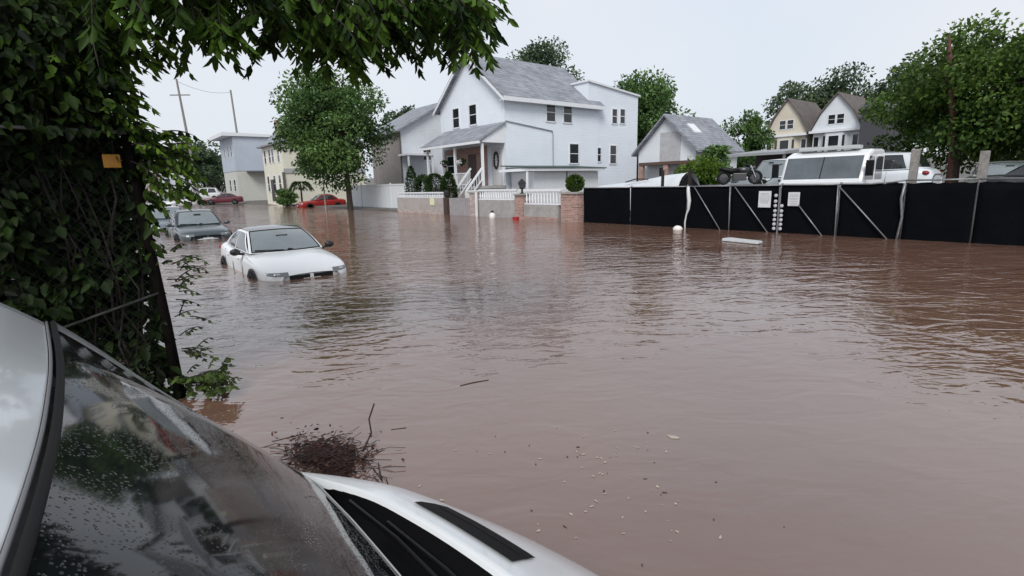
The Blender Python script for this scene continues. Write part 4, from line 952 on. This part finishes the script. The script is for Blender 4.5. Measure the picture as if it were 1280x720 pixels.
tag(MB().box(.135, .245, YF - .075, YF - .066, 1.95, 2.05).build('tag_plate', mat('orange_yellow_tag', (.36, .165, .008), .6, noise=.3, nscale=20), bevel=.004), 'small orange yellow plate hung on the fence beside the corner post', 'plate')
# vines climbing over the fence
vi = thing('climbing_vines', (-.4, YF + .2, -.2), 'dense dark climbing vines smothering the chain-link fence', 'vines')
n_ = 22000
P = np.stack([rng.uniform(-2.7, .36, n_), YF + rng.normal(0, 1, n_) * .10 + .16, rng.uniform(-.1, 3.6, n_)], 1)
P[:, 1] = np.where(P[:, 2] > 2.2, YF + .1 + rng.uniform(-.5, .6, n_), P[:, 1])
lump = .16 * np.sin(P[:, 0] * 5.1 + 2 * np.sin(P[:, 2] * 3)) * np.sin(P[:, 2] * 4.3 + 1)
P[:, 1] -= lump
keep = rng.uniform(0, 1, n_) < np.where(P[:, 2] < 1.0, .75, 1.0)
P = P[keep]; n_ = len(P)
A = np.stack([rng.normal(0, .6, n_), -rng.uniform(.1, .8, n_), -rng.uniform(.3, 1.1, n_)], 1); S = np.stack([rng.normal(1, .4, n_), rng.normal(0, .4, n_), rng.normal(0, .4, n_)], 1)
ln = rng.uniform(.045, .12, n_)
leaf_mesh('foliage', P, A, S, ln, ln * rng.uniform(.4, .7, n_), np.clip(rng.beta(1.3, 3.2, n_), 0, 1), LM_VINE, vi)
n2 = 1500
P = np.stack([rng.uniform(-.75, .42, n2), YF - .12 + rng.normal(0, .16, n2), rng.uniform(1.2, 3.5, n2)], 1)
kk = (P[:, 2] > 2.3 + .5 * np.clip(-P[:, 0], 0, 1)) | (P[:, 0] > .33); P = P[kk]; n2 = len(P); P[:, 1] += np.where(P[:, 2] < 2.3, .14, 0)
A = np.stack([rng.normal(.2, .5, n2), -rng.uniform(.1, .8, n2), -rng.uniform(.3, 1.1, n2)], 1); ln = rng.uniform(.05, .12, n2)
leaf_mesh('backlit_foliage', P, A, np.stack([rng.normal(1, .4, n2), rng.normal(0, .4, n2), rng.normal(0, .4, n2)], 1), ln, ln * rng.uniform(.4, .65, n2), rng.beta(1.2, 2.2, n2), leafmat('backlit_vine_leaves', (.005, .013, .003), (.075, .14, .018), .45, .5, .15), vi)  # vine leaves in brighter colours, painting the light that comes from behind
m_ = MB()
for i in range(26):
    x = random.uniform(-1.6, .34); z = -.1; pts = []
    while z < 3.2: pts.append((x, YF + .03 + random.uniform(-.05, .08), z)); z += random.uniform(.25, .45); x += random.uniform(-.14, .12); x = min(x, .36)
    m_.tube(pts, random.uniform(.005, .011), 5)
m_.build('stems', BARKD, vi)
# the thicket behind it
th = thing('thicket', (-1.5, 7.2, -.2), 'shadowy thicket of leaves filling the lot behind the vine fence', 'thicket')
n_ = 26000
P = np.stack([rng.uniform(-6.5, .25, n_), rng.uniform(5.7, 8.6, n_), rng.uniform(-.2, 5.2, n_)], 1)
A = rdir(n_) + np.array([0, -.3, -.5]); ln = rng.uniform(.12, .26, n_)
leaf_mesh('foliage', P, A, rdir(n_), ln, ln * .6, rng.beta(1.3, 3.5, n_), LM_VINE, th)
m_ = MB()
for i in range(14):
    x = random.uniform(-5, .1); y = random.uniform(6, 8.4); m_.tube([(x, y, -.3), (x + random.uniform(-.2, .2), y, 2), (x + random.uniform(-.4, .4), y, 4.6)], [.05, .04, .02], 6)
m_.build('stems', BARKD, th)

def compound(anchors, dirs, lengths, nleaf, llen, lwid, droop=.5):
    """pinnate leaves: list of leaflets along drooping rachises"""
    P, A, S, ln, wd, tn = [], [], [], [], [], []
    rach = MB()
    for a, d, Lr in zip(anchors, dirs, lengths):
        a = np.array(a, float); d = np.array(d, float); d /= np.linalg.norm(d); k = nleaf
        side = np.cross(d, [0, 0, 1.0]); side /= np.linalg.norm(side) + 1e-9
        tint = rng.uniform(0, 1); pts = []
        for i in range(k + 1):
            f_ = i / k; p = a + d * Lr * f_ + np.array([0, 0, -droop * Lr * f_ * f_]); pts.append(tuple(p))
            if i == 0: continue
            for sg in (-1, 1):
                l_ = llen * rng.uniform(.75, 1.2) * (1 - .3 * abs(f_ - .45))
                P.append(p); A.append(side * sg * .75 + d * .5 + np.array([0, 0, -.75 - .5 * rng.uniform()]) + rng.normal(size=3) * .15)
                S.append(np.cross(side * sg, [0, 0, 1.0]) + rng.normal(size=3) * .4); ln.append(l_); wd.append(l_ * lwid); tn.append(np.clip(tint + rng.normal() * .12, 0, 1))
        P.append(np.array(pts[-1])); A.append(d + np.array([0, 0, -1.2])); S.append(side); ln.append(llen); wd.append(llen * lwid); tn.append(tint)
        rach.tube(pts, [.005] * k + [.002], 4)
    return P, A, S, ln, wd, tn, rach
# overhanging tree: trunk behind the vines, boughs out over the water
ot = thing('overhanging_tree', (-1.7, 6.3, -.25), 'tree whose long drooping leafy boughs hang over the flooded street', 'tree')
MB().tube([(-1.7, 6.3, -.3), (-1.65, 6.2, 1.5), (-1.5, 6.0, 3.2), (-1.2, 5.8, 4.6)], [.2, .17, .15, .1], 10).build('trunk', BARKD, ot, smooth=True)
boughs = [[(-1.5, 6.0, 3.2), (-.3, 5.7, 3.9), (.9, 5.3, 4.05), (2.0, 4.9, 3.9), (3.0, 4.35, 3.6)],
          [(-1.4, 5.95, 3.6), (.0, 5.2, 4.2), (1.2, 4.6, 4.1), (2.1, 4.2, 3.85)],
          [(-1.5, 6.0, 3.2), (-.6, 6.0, 3.5), (.3, 5.9, 3.7), (1.1, 5.7, 3.5)],
          [(-1.3, 5.9, 4.2), (.4, 5.6, 4.6), (1.8, 5.3, 4.6), (3.1, 4.8, 4.2)]]
m_ = MB()
for b_ in boughs: m_.tube(b_, [.07, .05, .035, .022, .012][:len(b_)], 7)
m_.build('bough', BARKD, ot, smooth=True)
def zlow(az):   # lowest hanging height (at about 5 m) along the outline of the canopy, by bearing from the street axis
    k = [(2, 2.5), (5, 2.95), (8, 2.72), (11, 2.72), (14, 3.0), (16, 2.72), (19, 2.72), (22, 2.62), (24, 2.62), (25.5, 2.95), (28, 2.72), (29.5, 2.92), (32, 2.8), (34, 2.7), (36, 2.85), (38, 2.95), (40, 3.3)]
    return float(np.interp(az, [q[0] for q in k], [q[1] for q in k]))
anc, dr, le = [], [], []
for i in range(470):
    az = rng.uniform(2, 36.4); r_ = rng.uniform(4.3, 6.0); zl = (zlow(az) - 1.75) * r_ / 5 + 1.75
    Lr = rng.uniform(.22, .38)
    z = zl + .20 + Lr * .5 + abs(rng.normal(0, .42)); z = min(z, 4.6)
    if az > 36: z = max(z, zl + .3)
    a = R(az); anc.append((r_ * math.sin(a), r_ * math.cos(a), z))
    q = rng.uniform(0, 2 * math.pi); dr.append((math.cos(q) * .8 + .3, math.sin(q) * .8, rng.uniform(-.6, .1))); le.append(Lr)
P, A, S, ln, wd, tn, rach = compound(anc, dr, le, 6, .15, .34)
leaf_mesh('crown', P, A, S, ln, wd, tn, LM_CANOPY, ot)
m_ = rach
flat = [Vector(p) for b_ in boughs for p in b_[1:]]
for a in anc[::2]:
    v = Vector(a); c_ = min(flat, key=lambda p: (p - v).length); m_.tube([c_, c_.lerp(v, .5) + Vector((0, 0, .06)), v], [.010, .006, .004], 4)
m_.build('twigs', BARKD, ot)
# brighter sprigs that poke out past the post, and the top of the vine wall
sg_ = thing('vine_sprigs', (.5, YF, -.2), 'bright green leafy sprigs poking out beyond the fence post', 'vine sprigs')
anc, dr, le = [], [], []
for i in range(170):
    z = rng.uniform(1.75, 3.1); x = rng.uniform(-.05 if z > 2.3 else .30, .33 if 2.28 < z < 2.75 else .62 if z < 2.9 else .5); anc.append((x, YF + rng.uniform(-.25, .35), z)); dr.append((rng.uniform(.0, 1), rng.uniform(-.6, .3), rng.uniform(-.4, .4))); le.append(rng.uniform(.12, .24))
P, A, S, ln, wd, tn, rach = compound(anc, dr, le, 4, .085, .42, .35)
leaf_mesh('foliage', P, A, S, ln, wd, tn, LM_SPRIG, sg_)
rach.build('stems', BARKD, sg_)
anc, dr, le = [], [], []
ws_ = thing('waterside_weeds', (.6, 5.0, 0), 'straggly weeds growing from the water at the foot of the fence post', 'weeds')
for i in range(38):
    z = rng.uniform(.02, 1.3); x = .42 + rng.uniform(.0, .12) + (.28 * rng.uniform() if z < .35 else 0); anc.append((x, YF + rng.uniform(-.25, .3), z)); dr.append((rng.uniform(.2, 1), rng.uniform(-.5, .3), rng.uniform(-.1, .9))); le.append(rng.uniform(.08, .2))
for i in range(34):
    anc.append((rng.uniform(.42, .72), rng.uniform(4.85, 5.15), rng.uniform(.01, .22))); dr.append((rng.uniform(-.6, 1), rng.uniform(-.6, .4), rng.uniform(.2, 1.2))); le.append(rng.uniform(.08, .17))
k_ = len(anc) - 34
P, A, S, ln, wd, tn, rach = compound(anc[:k_], dr[:k_], le[:k_], 3, .05, .5, .3)
p2 = compound(anc[k_:], dr[k_:], le[k_:], 3, .07, .62, .3)
P, A, S, ln, wd, tn = [u + v for u, v in zip((P, A, S, ln, wd, tn), p2[:6])]; rach.add(p2[6].v, p2[6].f)
leaf_mesh('foliage', P, A, S, ln, wd, tn, leafmat('weed_leaves', (.03, .05, .012), (.11, .17, .04), .35), ws_)
rach.build('stems', BARKD, ws_)

# ---------------------------------------------------------------- the near white car (nose towards the street)
nc = thing('car', (-.6, 1.6, -.2), 'white car with a wet dark windscreen close to the camera', 'car')
def resample(pts, n):
    p = np.array(pts, float); d = np.r_[0, np.cumsum(np.linalg.norm(np.diff(p, axis=0), axis=1))]; t_ = np.linspace(0, d[-1], n)
    return np.stack([np.interp(t_, d, p[:, i]) for i in range(3)], 1)
def smooth(p, it=2):
    p = p.copy()
    for _ in range(it): p[1:-1] = (p[:-2] + 2 * p[1:-1] + p[2:]) / 4
    return p
TR = [(-.17, 2.58, 1.277), (-.134, 2.03, 1.29), (-.119, 1.71, 1.30), (-.111, 1.267, 1.31), (-.117, .987, 1.315), (-.129, .794, 1.31), (-.144, .70, 1.29)]
SS = [(-.17, 2.585, 1.275), (-.076, 2.544, 1.185), (.069, 2.346, 1.04), (.216, 2.192, .91), (.346, 2.088, .78), (.489, 1.988, .66)]
BB = [(.512, 1.837, .68), (.508, 1.48, .72), (.507, 1.3, .728), (.505, 1.143, .735), (.497, .89, .735), (.503, .70, .72)]
NV = 13
cols = []
Srs = smooth(resample(SS, NV))
cols.append(Srs + np.array([-.10, .16, -.30])); cols.append(Srs + np.array([-.02, .05, -.07])); cols.append(Srs)
Tr = resample(TR[1:], 12); Br = resample(BB, 12)
for i in range(12):
    v = np.linspace(0, 1, NV)[:, None]; c_ = Tr[i] * (1 - v) + Br[i] * v
    c_ += np.array([.5, 0, .6]) * (.035 * np.sin(np.pi * v)); cols.append(c_)
def wetglass(M, n, l, b, geo):
    vo = n.new('ShaderNodeTexVoronoi'); vo.inputs['Scale'].default_value = 120; vo.inputs['Randomness'].default_value = 1
    l.new(geo.outputs['Position'], vo.inputs['Vector'])
    ms = n.new('ShaderNodeTexNoise'); ms.inputs['Scale'].default_value = 5; l.new(geo.outputs['Position'], ms.inputs['Vector'])
    r1 = n.new('ShaderNodeMapRange'); r1.inputs['From Min'].default_value = .0; r1.inputs['From Max'].default_value = .32; r1.inputs['To Min'].default_value = 1; r1.inputs['To Max'].default_value = 0
    l.new(vo.outputs['Distance'], r1.inputs['Value'])
    r2 = n.new('ShaderNodeMapRange'); r2.inputs['From Min'].default_value = .45; r2.inputs['From Max'].default_value = .6
    l.new(ms.outputs['Fac'], r2.inputs['Value'])
    mm = n.new('ShaderNodeMath'); mm.operation = 'MULTIPLY'; l.new(r1.outputs[0], mm.inputs[0]); l.new(r2.outputs[0], mm.inputs[1])
    bp = n.new('ShaderNodeBump'); bp.inputs['Strength'].default_value = .6; bp.inputs['Distance'].default_value = .004
    l.new(mm.outputs[0], bp.inputs['Height']); l.new(bp.outputs[0], b.inputs['Normal'])
WGL = mat('wet_windscreen', (.012, .014, .015), .05, spec=.55, noise=.3, nscale=3, extra=wetglass)
MB().grid([list(map(tuple, c_)) for c_ in cols]).build('windshield', WGL, nc, smooth=True)
sheen = []
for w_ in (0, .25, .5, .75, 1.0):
    sheen.append([tuple(cols[2][k] * (1 - w_ * .17 * (1 + k / NV)) + cols[3 + 1][k] * w_ * .17 * (1 + k / NV) + np.array([.004, -.001, .012 - .010 * w_ ** 3])) for k in range(NV)])
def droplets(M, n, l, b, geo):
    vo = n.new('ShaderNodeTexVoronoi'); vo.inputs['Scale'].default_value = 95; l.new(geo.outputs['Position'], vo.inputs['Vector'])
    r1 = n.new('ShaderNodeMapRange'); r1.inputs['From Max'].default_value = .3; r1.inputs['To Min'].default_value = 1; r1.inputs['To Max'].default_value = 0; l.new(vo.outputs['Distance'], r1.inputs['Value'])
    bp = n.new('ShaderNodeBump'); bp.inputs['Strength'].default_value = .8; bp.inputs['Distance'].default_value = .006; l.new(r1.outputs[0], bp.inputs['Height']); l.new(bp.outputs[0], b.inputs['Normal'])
MB().grid([[tuple(cols[1][k] + np.array([.003, .002, .004])) for k in range(NV)]] + sheen).build('sky_sheen_band', mat('wet_grey_sheen', (.115, .12, .125), .32, extra=droplets), nc, smooth=True)  # grey band puts the sky's grazing reflection into the colour along the glass edge
# rubber trim and bright strip along the roof edge and the foot of the glass
tl = smooth(resample(TR, 24), 3)
MB().tube([tuple(p + np.array([.004, 0, .004])) for p in tl], .009, 8).build('roof_trim', RUBBER, nc, smooth=True)
MB().tube([tuple(p + np.array([-.014, 0, .010])) for p in tl], .004, 6).build('trim_strip', mat('dull_trim', (.18, .18, .19), .35), nc, smooth=True)
MB().tube([tuple(p + np.array([.0, 0, .003])) for p in resample([SS[-1]] + BB, 30)], .0028, 6).build('glass_edge_strip', mat('pale_seal', (.45, .46, .46), .4), nc, smooth=True)
# roof
rows = []
for dx, dz in ((0, 0), (.03, .028), (.07, .065), (.13, .115), (.25, .155), (.5, .20), (.9, .225), (1.6, .24), (2.4, .2), (2.9, .05), (3.1, -.2)):
    row = []
    for p in smooth(resample(TR, 20), 2): row.append((p[0] - .020 - dx, p[1], p[2] + .008 + dz))
    p0 = row[0]; far = [(p0[0] - .02, p0[1] + .07, p0[2] - .05), (p0[0] - .02, p0[1] + .05, p0[2] - .012)]
    far = [(p0[0] - .03, p0[1] + .13, p0[2] - .3), far[0], far[1]]
    p1 = row[-1]; near = [(p1[0], p1[1] - .04, p1[2] - .02), (p1[0], p1[1] - .07, p1[2] - .1)]
    rows.append(far + row + near)
NWP = mat('near_white_paint', (.80, .82, .84), .22, coat=.7, noise=.05, nscale=3)
MB().grid(rows).build('roof', NWP, nc, smooth=True)
# hood
HR = [(.465, 2.018, .67), (.618, 1.562, .72), (.675, 1.219, .74), (.704, .95, .75), (.708, .692, .75)]
HO = [(.47, 2.036, .66), (.661, 1.879, .62), (.789, 1.721, .60), (.898, 1.547, .57), (1.027, 1.277, .53), (1.135, .999, .48), (1.172, .721, .45)]
hr = smooth(resample(HR, 26), 4); ho = smooth(resample(HO, 26), 3)
def hood(u, v):   # u 0 far .. 1 near, v 0 rear .. 1 front edge
    i = min(24.999, max(0, u * 25)); k = int(i); f_ = i - k
    a = hr[k] * (1 - f_) + hr[k + 1] * f_; b = ho[k] * (1 - f_) + ho[k + 1] * f_
    return a * (1 - v) + b * v + np.array([0, 0, .03]) * math.sin(math.pi * v) * min(1, u * 3)
g_ = []
for v in (0, .08, .2, .35, .5, .65, .8, .92, 1.0): g_.append([tuple(hood(u, v)) for u in np.linspace(0, 1, 40)])
out = []
for k, u in enumerate(np.linspace(0, 1, 40)):
    b = hood(u, 1.0); a = hood(u, .8); d = (b - a); d[2] = 0; d /= np.linalg.norm(d) + 1e-6
    out.append((b, d))
g_.append([tuple(b + d * .035 + np.array([0, 0, -.03])) for b, d in out]); g_.append([tuple(b + d * .05 + np.array([0, 0, -.12])) for b, d in out]); g_.append([tuple(b + d * .03 + np.array([0, 0, -.8])) for b, d in out])
g_.insert(0, [tuple(hood(u, 0) + np.array([-.006, 0, -.05])) for u in np.linspace(0, 1, 40)])
MB().grid(g_).build('hood', NWP, nc, smooth=True)
vg = []
for tt in np.linspace(0, 1, 16):
    ua, va = np.interp(tt, [0, .12, .5, 1], [.46, .505, .64, .78]), np.interp(tt, [0, .5, 1], [.23, .19, .18])
    ub, vb = np.interp(tt, [0, .12, .5, 1], [.465, .505, .64, .78]), np.interp(tt, [0, .12, .5, 1], [.32, .51, .46, .42])
    vg.append([tuple(hood(ua + (ub - ua) * q, va + (vb - va) * q) + np.array([.002, 0, .006])) for q in np.linspace(0, 1, 6)])
hv = MB().grid(vg).build('hood_vent', mat('vent_black', (.003, .003, .0035), .5, spec=.12), nc)
MB().tube([vg[k][3] for k in range(2, 15)], .0025, 5).build('vent_slat', BLKP, hv)
# cowl between glass and hood, with two wiper arms
cw = []
bl = resample([SS[-1]] + BB, 26)
for v in np.linspace(0, 1, 6):
    cw.append([tuple(bl[k] * (1 - v) + hr[k] * v + np.array([0, 0, -.015 - .04 * math.sin(math.pi * v)])) for k in range(26)])
MB().grid(cw).build('cowl', mat('cowl_black', (.003, .003, .0035), .6, spec=.1), nc, smooth=True)
for pts in ([(.555, 1.62, .694), (.575, 1.3, .722), (.59, .7, .735)], [(.60, 1.42, .70), (.62, 1.1, .72), (.64, .6, .73)]):
    MB().tube(pts, [.008, .007, .006], 6).build('wiper', BLKP, nc, smooth=True)
# body sides, nose and tail down to the water
YFAR, YNEAR = 2.74, .60
m_ = MB()
side = [(-3.25, -.1), (1.14, -.1), (1.19, .28), (1.165, .425), (.95, .61), (.71, .72), (.5, .70), (.2, .97), (-.16, 1.26), (-.32, 1.37), (-.6, 1.43), (-3.0, 1.40), (-3.25, .9)]
for y, dy in ((YFAR - .12, .06), (YNEAR, .095)):
    sd_ = side if y < 1 else [(-3.25, -.1), (.35, -.1), (.40, .35), (.30, .52), (-.22, 1.02), (-.35, 1.10), (-3.0, 1.12)]
    m_.prism([(x, y, z) for x, z in sd_], (0, 0, 0), (0, dy, 0))
m_.box(-3.3, -3.22, YNEAR + .07, YFAR - .13, -.1, 1.1)
m_.build('body_side', NWP, nc, bevel=.02)
MB().prism([(x, YNEAR - .006, z) for x, z in ((-2.6, .78), (.30, .76), (.05, 1.02), (-.35, 1.28), (-.7, 1.33), (-2.4, 1.30))], (0, 0, 0), (0, .005, 0)).build('side_window', CARGL, nc)
MB().box(-3.0, .9, YNEAR + .1, YFAR - .85, .0, .42).build('interior', mat('dark_interior', (.02, .02, .022), .9), nc)
for x in (.62, -2.5): MB().lathe([(.1, -.03), (.33, -.02), (.34, 0), (.1, .0)], (x, YNEAR - .004, .06), 22, 'y').build('wheel', RUBBER, nc)

# ---------------------------------------------------------------- debris on the water
db = thing('debris_heap', (1.0, 3.25, 0), 'brown tangle of twigs and dead leaves floating off the white hood', 'debris')
m_ = MB()
for i in range(420):
    a = random.uniform(0, 2 * math.pi); q = abs(random.gauss(0, .5)); x = 1.0 + .22 * q * math.cos(a) - .08 * q * math.sin(a); y = 3.22 + .42 * q * math.sin(a)
    l_ = random.uniform(.04, .24); b = random.uniform(0, 2 * math.pi); z = random.uniform(.0, .05) * max(0, 1 - q * .7)
    p0 = Vector((x, y, z)); p1 = p0 + Vector((math.cos(b) * l_, math.sin(b) * l_, random.uniform(-.012, .015)))
    m_.tube([p0, (p0 + p1) / 2 + Vector((random.uniform(-.02, .02), random.uniform(-.02, .02), .01)), p1], random.uniform(.0011, .0034), 4)
m_.build('twigs', mat('wet_twigs', (.032, .011, .008), .7, noise=.5, nscale=30), db)
mt = []
for i in range(9):
    q = i / 8; mt.append([(1.0 + .15 * q * math.cos(a) * (1 + .25 * math.sin(3 * a + 1)) - .05 * q * math.sin(a), 3.22 + .27 * q * math.sin(a) * (1 + .25 * math.sin(2 * a)), .028 * (1 - q ** 2) - .004 + random.uniform(0, .012) * (q < .95)) for a in np.linspace(0, 2 * math.pi, 37)])
MB().grid(mt).build('matted_litter', mat('matted_litter', (.045, .016, .011), .75, noise=.7, nscale=45, bump=1, bscale=60), db)
n_ = 420; P = np.stack([1.0 + rng.normal(0, .13, n_), 3.22 + rng.normal(0, .24, n_), rng.uniform(.003, .05, n_)], 1)
A = rdir(n_); A[:, 2] *= .25; S = rdir(n_); S[:, 2] *= .3; ln = rng.uniform(.012, .045, n_)
leaf_mesh('dead_leaves', P, A, S, ln, ln * .5, rng.uniform(0, 1, n_), leafmat('dead_leaf', (.02, .008, .006), (.12, .05, .035), .1), db)
def stick(pts, label, r=.005, mm=None): tag(MB().tube(pts, r, 5).build('stick', mm or MATS['wet_twigs'], smooth=True), label, 'stick', 'sticks on the water')
stick([(1.2, 3.15, .02), (1.32, 3.28, .06), (1.36, 3.4, .11), (1.45, 3.5, .17)], 'forked stick sticking up out of the twig tangle', .006)
stick([(.78, 3.75, .0), (.98, 3.72, .001)], 'thin straight stick left of the twig tangle', .004)
stick([(2.35, 3.72, .0), (2.48, 3.70, .002), (2.62, 3.66, .0)], 'dark stick floating in the open water past the twig tangle', .006)
stick([(1.5, 3.35, .0), (1.6, 3.3, .001)], 'short stick just right of the twig tangle', .004)
LG = 'pale leaves and scraps scattered on the water'
PL = mat('pale_scrap', (.50, .44, .36), .7, noise=.3, nscale=40); DL = mat('dark_scrap', (.05, .04, .035), .6)
sc_ = [(2.94, 1.9, .035, 'largest pale leaf', 0), (2.16, 2.30, .02, '', 0), (1.98, 2.42, .016, '', 0), (2.08, 2.1, .03, '', 1), (2.05, 1.95, .02, '', 0), (2.02, 1.88, .03, '', 0), (2.0, 1.78, .022, '', 0)]
def scrap(x, y, r_, dark, z=.0025):
    k = 7; a0 = random.uniform(0, 6.28); el = random.uniform(.18, .7)
    ring = []
    for i in range(k):
        a = 2 * math.pi * i / k; q = r_ * random.uniform(.65, 1.2); u, v = q * math.cos(a), q * el * math.sin(a)
        ring.append((x + u * math.cos(a0) - v * math.sin(a0), y + u * math.sin(a0) + v * math.cos(a0), z + random.uniform(0, .0012)))
    m_ = MB(); m_.add(ring, [tuple(range(k))]); o = m_.build('floating_scrap', DL if dark else PL, solid=.0008)
    return o
tag(scrap(2.93, 1.92, .05, 0), 'largest pale leaf floating alone on the calm water', 'leaf', LG)
for i in range(75):
    x = 2.0 + rng.normal(0, .28) + .2; y = 1.95 + rng.normal(0, .36)
    if x < 1.45 and y < 1.6: continue
    tag(scrap(x, y, rng.uniform(.005, .018), rng.uniform() < .3), 'tiny scrap of leaf or bark drifting on the calm near water', 'scrap', 'tiny scraps on the near water')
for i in range(26):
    x = 1.1 + rng.normal(0, .35); y = 3.2 + rng.normal(0, .4)
    tag(scrap(x, y, rng.uniform(.008, .025), rng.uniform() < .6), 'bit of litter floating around the twig tangle', 'scrap', 'litter around the twig tangle')
